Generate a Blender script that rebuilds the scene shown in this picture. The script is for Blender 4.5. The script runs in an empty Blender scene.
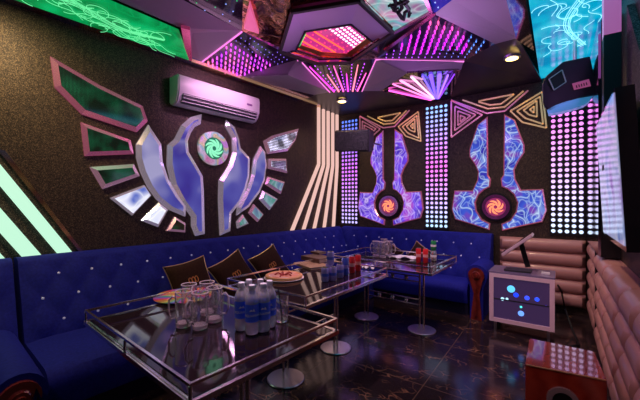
import bpy, bmesh, math, random
from mathutils import Vector, Matrix
random.seed(7)
V = Vector; PI = math.pi
C = bpy.context.scene.collection
# ------------------------------------------------------------------ camera geometry
F_ = 330.; YAW = math.radians(35.8); H = 1.35; V0 = 201.
FX, FY = -math.sin(YAW), math.cos(YAW); RX, RY = math.cos(YAW), math.sin(YAW)
def ray(u, v):
    a = (u-320)/F_
    return V((FX+RX*a, FY+RY*a, (V0-v)/F_))
def atz(u, v, z):
    d = ray(u, v); t = (z-H)/d.z
    return V((d.x*t, d.y*t, z))
def aty(u, v, y):
    d = ray(u, v); t = y/d.y
    return V((d.x*t, y, H+d.z*t))
YB = 4.95
BL = math.radians(4.0)
LD = V((math.sin(BL), math.cos(BL), 0)); LN = V((LD.y, -LD.x, 0)); P0 = V((-3.16, YB, 0))
def W(s, o, z): return P0 + LD*s + LN*o + V((0, 0, z))
def atl(u, v, o=0):
    d = ray(u, v); q = P0+LN*o
    t = (q.x*LN.x+q.y*LN.y)/(d.x*LN.x+d.y*LN.y)
    p = V((d.x*t, d.y*t, H+d.z*t))
    return ((p-P0).dot(LD), p.z)
# ------------------------------------------------------------------ materials
def nm(name):
    m = bpy.data.materials.new(name); m.use_nodes = True
    nt = m.node_tree; b = nt.nodes['Principled BSDF']
    return m, nt, b
def mat(name, col, rough=.5, metal=0, emit=None, es=0, coat=0, sheen=0, trans=0, ior=1.45, spec=.5):
    m, nt, b = nm(name)
    b.inputs['Base Color'].default_value = (*col, 1); b.inputs['Roughness'].default_value = rough
    b.inputs['Metallic'].default_value = metal; b.inputs['Coat Weight'].default_value = coat
    b.inputs['Coat Roughness'].default_value = .08
    b.inputs['Sheen Weight'].default_value = sheen; b.inputs['Transmission Weight'].default_value = trans
    b.inputs['IOR'].default_value = ior; b.inputs['Specular IOR Level'].default_value = spec
    if emit: b.inputs['Emission Color'].default_value = (*emit, 1); b.inputs['Emission Strength'].default_value = es
    return m
def N(nt, t, **k):
    n = nt.nodes.new(t)
    for a, v in k.items():
        if a.startswith('i_'): n.inputs[a[2:].replace('_', ' ')].default_value = v
        else: setattr(n, a, v)
    return n
def ramp(nt, fac, stops, interp='LINEAR'):
    r = nt.nodes.new('ShaderNodeValToRGB'); r.color_ramp.interpolation = interp
    e = r.color_ramp.elements
    while len(e) < len(stops): e.new(.5)
    for k, (p, c) in enumerate(stops): e[k].position = p; e[k].color = (*c, 1)
    nt.links.new(fac, r.inputs[0]); return r.outputs[0]
def coords(nt, uv=False, scale=1.):
    tc = nt.nodes.new('ShaderNodeTexCoord'); mp = nt.nodes.new('ShaderNodeMapping')
    sc = scale if isinstance(scale, tuple) else (scale,)*3
    mp.inputs['Scale'].default_value = sc
    nt.links.new(tc.outputs['UV' if uv else 'Object'], mp.inputs[0]); return mp.outputs[0]
def bump(nt, b, h, strength=.3, dist=.01):
    n = N(nt, 'ShaderNodeBump'); n.inputs['Strength'].default_value = strength; n.inputs['Distance'].default_value = dist
    nt.links.new(h, n.inputs['Height']); nt.links.new(n.outputs[0], b.inputs['Normal'])
def math_(nt, op, a, b=None):
    n = nt.nodes.new('ShaderNodeMath'); n.operation = op
    for i, x in enumerate((a, b)):
        if x is None: continue
        if isinstance(x, (int, float)): n.inputs[i].default_value = x
        else: nt.links.new(x, n.inputs[i])
    return n.outputs[0]
def led_mat(name, strength):
    m, nt, b = nm(name)
    at = N(nt, 'ShaderNodeAttribute', attribute_name='Col')
    b.inputs['Base Color'].default_value = (.02, .02, .02, 1)
    nt.links.new(at.outputs['Color'], b.inputs['Emission Color']); b.inputs['Emission Strength'].default_value = strength
    return m
def glitter(name, base, spark, scale=900, rough=.45, amt=.5):
    m, nt, b = nm(name)
    v = N(nt, 'ShaderNodeTexVoronoi'); v.inputs['Scale'].default_value = scale
    nt.links.new(coords(nt), v.inputs['Vector'])
    sep = nt.nodes.new('ShaderNodeSeparateColor'); nt.links.new(v.outputs['Color'], sep.inputs[0])
    c = ramp(nt, sep.outputs[0], [(0, base), (amt, base), (1, spark)])
    nt.links.new(c, b.inputs['Base Color']); b.inputs['Roughness'].default_value = rough
    bump(nt, b, sep.outputs[1], .5, .003)
    b.inputs['Metallic'].default_value = .35
    return m
M = {}
M['wallpaper'] = glitter('sparkly wallpaper', (.016, .010, .009), (.17, .115, .075), 230, .5, .5)
M['pier'] = glitter('pier glitter', (.03, .022, .022), (.30, .24, .22), 150, .5, .6)
M['black'] = mat('black', (.008, .008, .01), .45)
M['blackgloss'] = mat('black gloss', (.01, .01, .014), .08, coat=.5)
M['soffit'] = mat('soffit paint', (.035, .03, .045), .35)
M['violet'] = mat('violet panel', (.40, .35, .42), .45)
M['mirror'] = mat('mirror', (.75, .7, .75), .04, 1)
M['tintmirror'] = mat('tinted mirror', (.5, .42, .6), .06, 1)
M['chrome'] = mat('chrome', (.95, .88, .86), .2, 1)
M['steel'] = mat('brushed steel', (.72, .68, .70), .28, 1)
M['white'] = mat('white plastic', (.80, .78, .80), .35)
M['grey'] = mat('grey plastic', (.10, .10, .11), .4)
M['darkgrey'] = mat('dark grey', (.03, .03, .035), .5)
M['gold'] = mat('gold piping', (.75, .5, .2), .35, .8)
M['red'] = mat('red can', (.80, .03, .04), .3, .1)
M['bluecan'] = mat('blue can', (.08, .13, .65), .3, .1)
M['purplecan'] = mat('violet can', (.38, .32, .75), .3, .2)
M['green'] = mat('green can', (.03, .30, .10), .25, .3)
M['silver'] = mat('silver', (.7, .7, .72), .25, .9)
M['crystal'] = mat('crystal', (.85, .85, 1), .12, .2, emit=(.6, .6, 1), es=.12)
M['glass'] = mat('clear glass', (1, .95, .97), .0, 0, trans=.95, ior=1.45)
M['baseglass'] = mat('thick glass with painted highlight', (1, .82, .88), .15, 0, trans=.45, ior=1.5)  # pale pink stands for lit mug bottoms and highlights on rims
M['pet'] = mat('clear bottle plastic', (1, .92, .98), .05, 0, trans=.66, ior=1.3)
M['label'] = mat('blue label', (.05, .13, .85), .35, emit=(.03, .07, .5), es=0)
M['paper'] = mat('white paper', (.8, .78, .8), .6)
M['ink'] = mat('ink', (.005, .005, .006), .5)
M['pinkframe'] = mat('pink lacquer frame', (.92, .68, .72), .3, coat=.3)
M['pinkmetal'] = mat('pink mirror bevel with painted gleam', (.85, .60, .68), .22, .9, emit=(.75, .35, .50), es=.22)  # bevel emission stands in for bright reflections
M['silverbevel'] = mat('silver mirror bevel with painted gleam', (.88, .82, .92), .22, .9, emit=(.60, .48, .62), es=.26)  # glow painted in where the bevel would mirror the ceiling lights
M['redbevel'] = mat('rose mirror bevel with painted gleam', (.80, .40, .50), .22, .9, emit=(.75, .16, .32), es=.22)  # reflected light on the bevel put in as emission
def cloth(name, col, col2, sheen=.4, sc=60):
    m, nt, b = nm(name)
    n = N(nt, 'ShaderNodeTexNoise'); n.inputs['Scale'].default_value = sc
    nt.links.new(coords(nt), n.inputs['Vector'])
    nt.links.new(ramp(nt, n.outputs[0], [(.35, col), (.7, col2)]), b.inputs['Base Color'])
    b.inputs['Roughness'].default_value = .8; b.inputs['Sheen Weight'].default_value = sheen
    b.inputs['Sheen Tint'].default_value = (*[min(1, c*3) for c in col2], 1)
    b.inputs['Specular IOR Level'].default_value = .2
    bump(nt, b, n.outputs[0], .25, .003); return m
M['velvet'] = cloth('blue velvet', (.008, .012, .20), (.012, .018, .27), .12)
M['pillow'] = cloth('brown cushion cloth', (.030, .010, .005), (.045, .016, .008), .0)
M['vinyl'] = mat('rose brown vinyl', (.46, .235, .20), .34, coat=.15)
M['napkin'] = cloth('white napkin', (.6, .55, .6), (.8, .75, .8), .1)
def wood(name, a, b_, sc=3., rough=.2, coat=.5):
    m, nt, b = nm(name)
    w = N(nt, 'ShaderNodeTexWave'); w.inputs['Scale'].default_value = sc; w.inputs['Distortion'].default_value = 6
    w.inputs['Detail'].default_value = 3; nt.links.new(coords(nt, scale=(1, 1, 3)), w.inputs['Vector'])
    nt.links.new(ramp(nt, w.outputs['Fac'], [(0, a), (1, b_)]), b.inputs['Base Color'])
    b.inputs['Roughness'].default_value = rough; b.inputs['Coat Weight'].default_value = coat; return m
M['cherry'] = wood('cherry wood', (.26, .022, .010), (.36, .04, .018), 3., .10, 1.)
M['darkcherry'] = wood('carved red wood', (.12, .015, .01), (.22, .03, .02))
M['booktan'] = wood('tan wood', (.30, .17, .10), (.42, .26, .16), 8, .5, 0)
M['bookdark'] = wood('brown book cover', (.08, .04, .03), (.15, .07, .05), 8, .45, 0)
M['pages'] = mat('pages', (.62, .45, .42), .6)
# floor: black marble tile with gold veins
def floor_mat():
    m, nt, b = nm('black marble tile with gold veins')
    co = coords(nt)
    n = N(nt, 'ShaderNodeTexNoise'); n.inputs['Scale'].default_value = 1.6; n.inputs['Detail'].default_value = 6; n.inputs['Distortion'].default_value = 1.2
    nt.links.new(co, n.inputs['Vector'])
    mix = nt.nodes.new('ShaderNodeVectorMath'); mix.operation = 'MULTIPLY_ADD'
    nt.links.new(n.outputs['Color'], mix.inputs[0]); mix.inputs[1].default_value = (.45,)*3; nt.links.new(co, mix.inputs[2])
    v = N(nt, 'ShaderNodeTexVoronoi', feature='DISTANCE_TO_EDGE'); v.inputs['Scale'].default_value = 8.
    mp = nt.nodes.new('ShaderNodeMapping'); mp.inputs['Scale'].default_value = (1, 1.7, 1); mp.inputs['Rotation'].default_value = (0, 0, .5)
    nt.links.new(mix.outputs[0], mp.inputs[0]); nt.links.new(mp.outputs[0], v.inputs['Vector'])
    vein = ramp(nt, v.outputs[0], [(0, (1, 1, 1)), (.03, (.25, .25, .25)), (.07, (0, 0, 0))])
    n2 = N(nt, 'ShaderNodeTexNoise'); n2.inputs['Scale'].default_value = 6; n2.inputs['Detail'].default_value = 3
    nt.links.new(co, n2.inputs['Vector'])
    patch = ramp(nt, n2.outputs[0], [(.48, (0, 0, 0)), (.62, (1, 1, 1))])
    f = math_(nt, 'MULTIPLY', vein, patch)
    c = nt.nodes.new('ShaderNodeMix'); c.data_type = 'RGBA'
    c.inputs[6].default_value = (.020, .013, .016, 1); c.inputs[7].default_value = (.24, .12, .07, 1)
    nt.links.new(f, c.inputs[0])
    br = N(nt, 'ShaderNodeTexBrick', offset=0.); br.inputs['Scale'].default_value = 1.; br.inputs['Mortar Size'].default_value = .004
    br.inputs['Brick Width'].default_value = .8; br.inputs['Row Height'].default_value = .8
    nt.links.new(co, br.inputs['Vector'])
    c2 = nt.nodes.new('ShaderNodeMix'); c2.data_type = 'RGBA'; c2.inputs[7].default_value = (.10, .06, .045, 1)
    nt.links.new(br.outputs['Fac'], c2.inputs[0]); nt.links.new(c.outputs[2], c2.inputs[6])
    nt.links.new(c2.outputs[2], b.inputs['Base Color'])
    b.inputs['Roughness'].default_value = .13
    return m
M['floor'] = floor_mat()
# dark mirror face, mirrored lights painted as a fine glowing lattice (UV in metres)
def dots_mat(name, base, dot, sc, es, thr=.22, metal=.9, patch=True):
    m, nt, b = nm(name)
    co = coords(nt, uv=True)
    v = N(nt, 'ShaderNodeTexVoronoi'); v.inputs['Scale'].default_value = sc; v.inputs['Randomness'].default_value = 0
    v.voronoi_dimensions = '2D'
    nt.links.new(co, v.inputs['Vector'])
    d = math_(nt, 'LESS_THAN', v.outputs['Distance'], thr)
    if patch:
        n = N(nt, 'ShaderNodeTexNoise'); n.inputs['Scale'].default_value = 5; nt.links.new(co, n.inputs['Vector'])
        d = math_(nt, 'MULTIPLY', d, ramp(nt, n.outputs[0], [(.4, (.12,)*3), (.65, (1, 1, 1))]))
    b.inputs['Base Color'].default_value = (*base, 1); b.inputs['Metallic'].default_value = metal; b.inputs['Roughness'].default_value = .08
    b.inputs['Emission Color'].default_value = (*dot, 1)
    nt.links.new(math_(nt, 'MULTIPLY', d, es), b.inputs['Emission Strength'])
    return m
M['greendots'] = dots_mat('dark mirror with painted green reflections', (.10, .10, .10), (.02, .55, .22), 105, .26, .36)
M['whitedots'] = dots_mat('dark mirror with painted white reflections', (.2, .2, .24), (.75, .7, 1), 45, 2.4, .36)
def plasma(name, c0, c1, c2, line, sc=14., es=1., warp=.5, lw=.05):
    m, nt, b = nm(name)
    co = coords(nt, uv=True)
    n = N(nt, 'ShaderNodeTexNoise'); n.inputs['Scale'].default_value = 5; n.inputs['Detail'].default_value = .5
    nt.links.new(co, n.inputs['Vector'])
    mx = nt.nodes.new('ShaderNodeVectorMath'); mx.operation = 'MULTIPLY_ADD'
    nt.links.new(n.outputs['Color'], mx.inputs[0]); mx.inputs[1].default_value = (warp*.4,)*3; nt.links.new(co, mx.inputs[2])
    v = N(nt, 'ShaderNodeTexVoronoi', feature='DISTANCE_TO_EDGE'); v.inputs['Scale'].default_value = sc; v.voronoi_dimensions = '2D'
    nt.links.new(mx.outputs[0], v.inputs['Vector'])
    v2 = N(nt, 'ShaderNodeTexVoronoi', feature='DISTANCE_TO_EDGE'); v2.inputs['Scale'].default_value = sc*.55; v2.voronoi_dimensions = '2D'
    mp2 = nt.nodes.new('ShaderNodeMapping'); mp2.inputs['Scale'].default_value = (1.6, .7, 1); mp2.inputs['Rotation'].default_value = (0, 0, .6)
    nt.links.new(mx.outputs[0], mp2.inputs[0]); nt.links.new(mp2.outputs[0], v2.inputs['Vector'])
    l1 = ramp(nt, v.outputs[0], [(0, (.55,)*3), (lw, (.18,)*3), (lw*2.5, (0, 0, 0))])
    l2 = ramp(nt, v2.outputs[0], [(0, (1, 1, 1)), (lw, (.4,)*3), (lw*4, (0, 0, 0))])
    l = math_(nt, 'MAXIMUM', l1, l2)
    n2 = N(nt, 'ShaderNodeTexNoise'); n2.inputs['Scale'].default_value = 4.5 if sc > 1 else 2.6; n2.inputs['Detail'].default_value = 1
    nt.links.new(co, n2.inputs['Vector'])
    base = ramp(nt, n2.outputs[0], [(.32, c0), (.5, c1), (.68, c2)])
    mc = nt.nodes.new('ShaderNodeMix'); mc.data_type = 'RGBA'; mc.inputs[7].default_value = (*line, 1)
    nt.links.new(l, mc.inputs[0]); nt.links.new(base, mc.inputs[6])
    nt.links.new(mc.outputs[2], b.inputs['Emission Color']); b.inputs['Emission Strength'].default_value = es
    b.inputs['Base Color'].default_value = (.02, .02, .05, 1); b.inputs['Roughness'].default_value = .12
    return m
M['plasmablue'] = plasma('backlit blue lightning print', (.03, .02, .40), (.04, .10, .65), (.26, .03, .38), (.60, .80, 1), 11, .95, 1.2, .035)
M['plasmaviolet'] = plasma('backlit violet lightning print', (.06, .015, .5), (.16, .05, .85), (.45, .05, .6), (.70, .55, 1), 11, .95, 1.2, .035)
M['featherblue'] = plasma('backlit lilac glass', (.07, .05, .46), (.13, .13, .62), (.62, .58, .98), (.5, .5, .85), .05, .55, .8, .0001)
M['featherwhite'] = plasma('backlit white glass', (.65, .70, .95), (.85, .85, 1), (.10, .15, .55), (1, 1, 1), 4, 1.0, .8, .04)
M['featherteal'] = plasma('backlit teal glass', (.02, .14, .10), (.05, .40, .28), (.10, .12, .42), (.4, .6, .7), 9, .6, .8, .1)
M['screen'] = plasma('television picture', (.12, .25, .75), (.55, .60, 1), (.35, .15, .65), (.7, .7, 1), 3, .5, 1.5, .1)
M['green_panel'] = plasma('backlit green panel', (0, .16, .03), (.0, .34, .08), (.0, .50, .14), (.0, .40, .1), 3, .9, 1, .02)
M['cyan_panel'] = plasma('backlit cyan panel', (.0, .25, .50), (.0, .38, .62), (.02, .50, .70), (.0, .45, .66), 3, 1., 1, .02)
M['greenline'] = mat('light green line', (.1, .4, .2), .5, emit=(.15, .85, .35), es=1.)
M['cyanline'] = mat('light cyan line', (.1, .4, .5), .5, emit=(.35, .95, 1), es=1.1)
M['mural'] = plasma('backlit teal and rose print', (.35, .12, .3), (.15, .55, .55), (.7, .25, .5), (.8, .9, .9), 2.5, .8, 2, .06)
M['led'] = led_mat('small light bulbs', 2.2)
M['ledsoft'] = led_mat('soft light bulbs', 1.5)
M['ledhot'] = led_mat('bright light bulbs', 3.4)
def emat(name, c, s): return mat(name, (.1, .1, .1), .4, emit=c, es=s)
M['barwhite'] = emat('pale mint light', (.55, .95, .70), 1.0)
M['barwarm'] = emat('warm rose light', (1., .60, .52), .85)
M['tubepink'] = emat('pink tube light', (1., .22, .75), 1.3)
M['downlight'] = emat('warm lamp', (1, .66, .18), 7)
M['orangeglow'] = emat('orange glow', (1, .28, .12), 1.3)
M['greenglow'] = emat('green glow', (.25, .95, .55), 1.0)
M['redglow'] = emat('red glow', (1, .15, .08), 1.1)
M['goldstrip'] = mat('gold strip with painted glow', (.9, .66, .35), .25, .8, emit=(.85, .50, .22), es=.30)  # metal strips given a glow, since little light reaches them
M['roselit_strip'] = mat('gold strip painted rose lit', (.80, .42, .50), .25, .8, emit=(.60, .20, .30), es=.32)  # same gold strips, the rose of nearby lights painted into their colour
def bronze():
    m, nt, b = nm('rippled bronze mirror')
    n = N(nt, 'ShaderNodeTexNoise'); n.inputs['Scale'].default_value = 7; n.inputs['Detail'].default_value = 2; n.inputs['Distortion'].default_value = 1.5
    nt.links.new(coords(nt), n.inputs['Vector'])
    nt.links.new(ramp(nt, n.outputs[0], [(.35, (.14, .05, .08)), (.55, (.62, .28, .12)), (.7, (.8, .4, .3))]), b.inputs['Base Color'])
    b.inputs['Metallic'].default_value = 1; b.inputs['Roughness'].default_value = .15
    bump(nt, b, n.outputs[0], .3, .03); return m
M['bronze'] = bronze()
M['darkglass'] = mat('dark glass', (.02, .012, .04), .06, coat=1)
# ------------------------------------------------------------------ mesh helpers
def finish(name, bm, m, parent=None, smooth=False, mats=None):
    bmesh.ops.recalc_face_normals(bm, faces=bm.faces)
    me = bpy.data.meshes.new(name)
    if parent is not None and not parent.get('_local'):
        bm.transform(parent.matrix_basis.inverted())
    bm.to_mesh(me); bm.free()
    if smooth:
        for p in me.polygons: p.use_smooth = True
        try: me.set_sharp_from_angle(angle=math.radians(38))
        except Exception: pass
    for mm in (mats or [m]): me.materials.append(M[mm] if isinstance(mm, str) else mm)
    o = bpy.data.objects.new(name, me); C.objects.link(o)
    if parent is not None: o.parent = parent
    return o
def tag(o, label, cat, group=None):
    o['label'] = label; o['category'] = cat
    if group: o['group'] = group
    return o
def thing(name, label, cat, loc, group=None, local=False, rz=0):
    e = bpy.data.objects.new(name, None); C.objects.link(e); e.location = loc; e.rotation_euler = (0, 0, rz)
    e.empty_display_size = .05
    if local: e['_local'] = 1
    else: e.matrix_basis = Matrix.Translation(V(loc)) @ Matrix.Rotation(rz, 4, 'Z')
    return tag(e, label, cat, group)
def struct(o): o['kind'] = 'structure'; return o
def box(bm, c, s, rot=None, bev=0, seg=2):
    r = bmesh.ops.create_cube(bm, size=1)
    vs = r['verts']
    mtx = Matrix.Translation(V(c)) @ (rot.to_4x4() if rot is not None else Matrix.Identity(4)) @ Matrix.Diagonal((*s, 1))
    bmesh.ops.transform(bm, matrix=mtx, verts=vs)
    if bev:
        ed = list({e for v in vs for e in v.link_edges})
        bmesh.ops.bevel(bm, geom=ed, offset=bev, segments=seg, profile=.7, affect='EDGES')
def cylz(bm, c, r, h, n=24, r2=None):
    bmesh.ops.create_cone(bm, cap_ends=True, segments=n, radius1=r, radius2=r if r2 is None else r2, depth=h, matrix=Matrix.Translation(V(c)+V((0, 0, h/2))))
def tube(bm, pts, r, n=8, cap=True):
    pts = [V(p) for p in pts]; rings = []
    for i, p in enumerate(pts):
        t = (pts[min(i+1, len(pts)-1)]-pts[max(i-1, 0)]).normalized()
        a = t.cross(V((0, 0, 1))) if abs(t.z) < .95 else t.cross(V((1, 0, 0)))
        a.normalize(); b = t.cross(a)
        rr = r[i] if isinstance(r, (list, tuple)) else r
        rings.append([bm.verts.new(p+a*math.cos(2*PI*k/n)*rr+b*math.sin(2*PI*k/n)*rr) for k in range(n)])
    for i in range(len(rings)-1):
        for k in range(n):
            bm.faces.new((rings[i][k], rings[i][(k+1) % n], rings[i+1][(k+1) % n], rings[i+1][k]))
    if cap: bm.faces.new(rings[0][::-1]); bm.faces.new(rings[-1])
    return rings
def lathe(bm, prof, c=(0, 0, 0), n=24, caps=True):
    c = V(c); rings = []
    for r, z in prof:
        rings.append([bm.verts.new(c+V((r*math.cos(2*PI*k/n), r*math.sin(2*PI*k/n), z))) for k in range(n)])
    for i in range(len(rings)-1):
        for k in range(n):
            bm.faces.new((rings[i][k], rings[i][(k+1) % n], rings[i+1][(k+1) % n], rings[i+1][k]))
    if caps: bm.faces.new(rings[0][::-1]); bm.faces.new(rings[-1])
def prism(bm, lo, up):
    """closed solid between two loops of world points"""
    a = [bm.verts.new(p) for p in lo]; b = [bm.verts.new(p) for p in up]; n = len(a)
    bm.faces.new(a[::-1]); bm.faces.new(b)
    for i in range(n): bm.faces.new((a[i], a[(i+1) % n], b[(i+1) % n], b[i]))
def slab(name, pts, th, m, parent=None):
    bm = bmesh.new(); pts = [V(p) for p in pts]
    prism(bm, pts, [p+V((0, 0, th)) for p in pts])
    return finish(name, bm, m, parent)
def bar(bm, a, b, w, h=None, up=V((0, 0, 1))):
    a, b = V(a), V(b); h = h or w; t = (b-a).normalized()
    x = t.cross(up)
    if x.length < 1e-4: x = t.cross(V((1, 0, 0)))
    x.normalize(); y = x.cross(t)
    la = [a+x*w/2*i+y*h/2*j for i, j in ((-1, -1), (1, -1), (1, 1), (-1, 1))]
    prism(bm, la, [p+(b-a) for p in la])
def inset2(poly, w):
    n = len(poly); area = sum(poly[i][0]*poly[(i+1) % n][1]-poly[(i+1) % n][0]*poly[i][1] for i in range(n))
    sg = 1 if area > 0 else -1; out = []
    for i in range(n):
        p0, p1, p2 = V(poly[i-1]).to_2d(), V(poly[i]).to_2d(), V(poly[(i+1) % n]).to_2d()
        d1 = (p1-p0).normalized(); d2 = (p2-p1).normalized()
        n1 = V((-d1.y, d1.x))*sg; n2 = V((-d2.y, d2.x))*sg
        b = n1+n2
        if b.length < 1e-3: b = n1.copy()
        b.normalize(); k = w/max(.45, b.dot(n1))
        out.append(p1+b*k)
    return out
# wall frames: map (a, b, off) to the world
FL = lambda a, b, o: W(a, o, b)
FB = lambda a, b, o: V((a, YB-o, b))
def plaque(name, label, cat, group, fr, poly, fm, gm, w=.03, th=.035):
    ctr = V((0, 0, 0))
    for p in poly: ctr += fr(p[0], p[1], 0)
    ctr /= len(poly)
    t = thing(name, label, cat, ctr, group)
    ins = inset2(poly, w)
    bm = bmesh.new(); n = len(poly)
    o0 = [bm.verts.new(fr(p[0], p[1], .002)) for p in poly]
    o1 = [bm.verts.new(fr(p[0], p[1], th*.5)) for p in poly]
    i1 = [bm.verts.new(fr(p[0], p[1], th)) for p in ins]
    i0 = [bm.verts.new(fr(p[0], p[1], .002)) for p in ins]
    for A_, B_ in ((o0, o1), (o1, i1), (i1, i0), (i0, o0)):
        for i in range(n): bm.faces.new((A_[i], A_[(i+1) % n], B_[(i+1) % n], B_[i]))
    finish('bevelled_frame', bm, fm, t)
    bm = bmesh.new(); uvl = bm.loops.layers.uv.new('UVMap')
    lo = [bm.verts.new(fr(p[0], p[1], .004)) for p in ins]; up = [bm.verts.new(fr(p[0], p[1], th-.006)) for p in ins]
    bm.faces.new(lo[::-1]); bm.faces.new(up)
    for i in range(n): bm.faces.new((lo[i], lo[(i+1) % n], up[(i+1) % n], up[i]))
    idx = {v: ins[k % n] for k, v in enumerate(lo+up)}
    for f in bm.faces:
        for l in f.loops: l[uvl].uv = (idx[l.vert][0], idx[l.vert][1])
    finish('glass_face', bm, gm, t)
    return t
def smooth_poly(pts, it=1):
    for _ in range(it):
        q = []
        for i in range(len(pts)):
            a, b = pts[i], pts[(i+1) % len(pts)]
            q += [(a[0]*.75+b[0]*.25, a[1]*.75+b[1]*.25), (a[0]*.25+b[0]*.75, a[1]*.25+b[1]*.75)]
        pts = q
    return pts
def crop(ox, oy, sc, pts): return [(ox+x/sc, oy+y/sc) for x, y in pts]
# ------------------------------------------------------------------ room shell
ZC = 3.3
YF = -1.6
def boxo(name, lo, hi, m, parent=None, bev=0):
    lo, hi = V(lo), V(hi); bm = bmesh.new(); box(bm, (lo+hi)/2, hi-lo, bev=bev); return finish(name, bm, m, parent)
struct(boxo('floor', (-4.1, YF, -.1), (.6, YB+.1, 0), 'floor'))
struct(boxo('ceiling', (-4.1, YF, ZC), (.6, YB+.1, ZC+.1), 'black'))
struct(boxo('wall_back', (-3.7, YB, 0), (.6, YB+.1, ZC), 'wallpaper'))
struct(boxo('wall_right', (.40, YF, 0), (.5, YB, ZC), 'wallpaper'))
struct(boxo('wall_front', (-4.1, YF-.1, 0), (.6, YF, ZC), 'wallpaper'))
bm = bmesh.new()
a, b = W(0, 0, 0), W((YF-YB)/LD.y, 0, 0)
prism(bm, [a, b, b-V((.1, 0, 0)), a-V((.1, 0, 0))], [p+V((0, 0, ZC)) for p in (a, b, b-V((.1, 0, 0)), a-V((.1, 0, 0)))])
struct(finish('wall_left', bm, 'wallpaper'))

# ------------------------------------------------------------------ ceiling relief
def cp(u, v, z): return atz(u, v, z)
K = dict(
 v1=cp(200.5, 62.5, 2.9), v2=cp(236.5, 77, 2.9), v3=cp(242, 31, 3.05), v4=cp(298, 60, 3.05),
 g1=cp(181, 28, 2.9), g2=cp(187, 60, 2.9), cr=cp(193, 33, 2.96),
 f1=cp(80, -34, 3.05), a1=cp(243, 0, 3.08), a2=cp(250, -90, 3.08),
 b1=cp(314, 95, 2.9), b2=cp(330, 92, 2.9), b3=cp(288, 75, 2.84), b4=cp(302, 62, 3.05),
 c1=cp(376, 59, 3.05), c2=cp(362, 91, 2.9), d1=cp(464, 61, 3.0), d2=cp(461, 70, 2.9), d3=cp(407, 73, 2.86), d4=cp(381, 91, 2.88),
 e1=cp(434, 14, 3.1), e2=cp(495, 44, 2.98), e3=cp(518, 38, 2.9), e4=cp(508, 0, 2.9), e5=cp(495, -90, 2.9), e6=cp(475, -60, 3.1), e7=cp(452, 0, 3.1))
n_tr = [0]
def facet(keys, m='violet', th=.02):
    n_tr[0] += 1
    pts = [K[k] if isinstance(k, str) else V(k) for k in keys]
    bm = bmesh.new(); c = sum(pts, V())/len(pts)
    # split fan from first vertex keeps every triangle flat
    lo = [bm.verts.new(p) for p in pts]; up = [bm.verts.new(p+V((0, 0, th))) for p in pts]; n = len(pts)
    bm.faces.new(lo); bm.faces.new(up[::-1])
    for i in range(n): bm.faces.new((lo[i], up[i], up[(i+1) % n], lo[(i+1) % n]))
    bmesh.ops.triangulate(bm, faces=[f for f in bm.faces if len(f.verts) > 4])
    return struct(finish('trim_%d' % n_tr[0], bm, m))
wl = lambda y, o, z: W((y-YB)/LD.y, o, z)
facet(['g1', V((-2.87, YF, 2.9)), V((-2.6, YF, 3.05)), 'f1', 'v3', 'cr'])
facet(['g1', 'cr', 'v3', 'v1', 'g2'])
facet(['v2', 'v4', 'b4', 'b3'])
facet(['v2', 'b3', 'b1'])
facet(['b3', 'b4', 'b2', 'b1'])
facet(['c1', 'd1', 'd2', 'd3'])
facet(['c1', 'd3', 'd4', 'c2'])
facet(['e1', 'e2', 'e3', 'e4', 'e5', 'e6', 'e7'])
facet(['d1', 'e2', 'e3', (-.16, YB, 2.84), (-1.27, YB, 2.82), 'd2'], 'soffit')
facet(['b1', 'b2', 'c2', 'd4', (-1.60, YB, 2.82), (-3.16, YB, 2.86), wl(4.0, 0, 2.9)], 'soffit')
# mirrored border strip along the left wall
def iris():
    m, nt, b = nm('iridescent mirror ring with painted glow')
    n = N(nt, 'ShaderNodeTexNoise'); n.inputs['Scale'].default_value = 7.; n.inputs['Detail'].default_value = 1
    nt.links.new(coords(nt), n.inputs['Vector'])
    c = ramp(nt, n.outputs[0], [(.30, (.9, .35, .6)), (.42, (.95, .8, .9)), (.5, (.4, .75, .8)), (.58, (.95, .8, .4)), (.68, (.8, .4, .9))])
    nt.links.new(c, b.inputs['Base Color']); b.inputs['Metallic'].default_value = .8; b.inputs['Roughness'].default_value = .25
    nt.links.new(c, b.inputs['Emission Color']); b.inputs['Emission Strength'].default_value = .28; return m  # glow added to the mirror ring, which otherwise stays too dark
def strip_m():  # colourful reflections painted as noise into the base colour
    m, nt, b = nm('mirror border with painted reflections')
    n = N(nt, 'ShaderNodeTexNoise'); n.inputs['Scale'].default_value = 3.; n.inputs['Detail'].default_value = 1
    nt.links.new(coords(nt, scale=(.2, 1, 1)), n.inputs['Vector'])
    nt.links.new(ramp(nt, n.outputs[0], [(.30, (.55, .10, .10)), (.42, (.30, .32, .60)), (.52, (.50, .25, .20)), (.62, (.9, .7, .35)), (.72, (.6, .3, .2))]), b.inputs['Base Color'])
    b.inputs['Metallic'].default_value = .9; b.inputs['Roughness'].default_value = .15; return m
M['border'] = strip_m()
def strip(y0, y1, o0, o1, m='border'):
    n_tr[0] += 1; bm = bmesh.new()
    lo = [wl(y0, o0, 2.88), wl(y1, o0, 2.88), wl(y1, o1, 2.885), wl(y0, o1, 2.885)]
    prism(bm, lo, [p+V((0, 0, .03)) for p in lo]); return struct(finish('trim_%d' % n_tr[0], bm, m))
n_tr[0] += 1; bm = bmesh.new(); bar(bm, wl(2.1, .135, 2.878), wl(4.2, .135, 2.878), .02, .03); struct(finish('trim_%d' % n_tr[0], bm, mat('gold trim', (.85, .6, .35), .25, .9, emit=(.7, .4, .2), es=.25)))
strip(YF+.02, 2.25, 0, .14); strip(2.25, 4.4, 0, .13)
# right mirror strip beside cyan panel
facet([(-.32, YF, 2.88), (-.32, 3.63, 2.88), (-.20, 4.0, 2.88), (-.19, YF, 2.88)], 'tintmirror')
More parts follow.
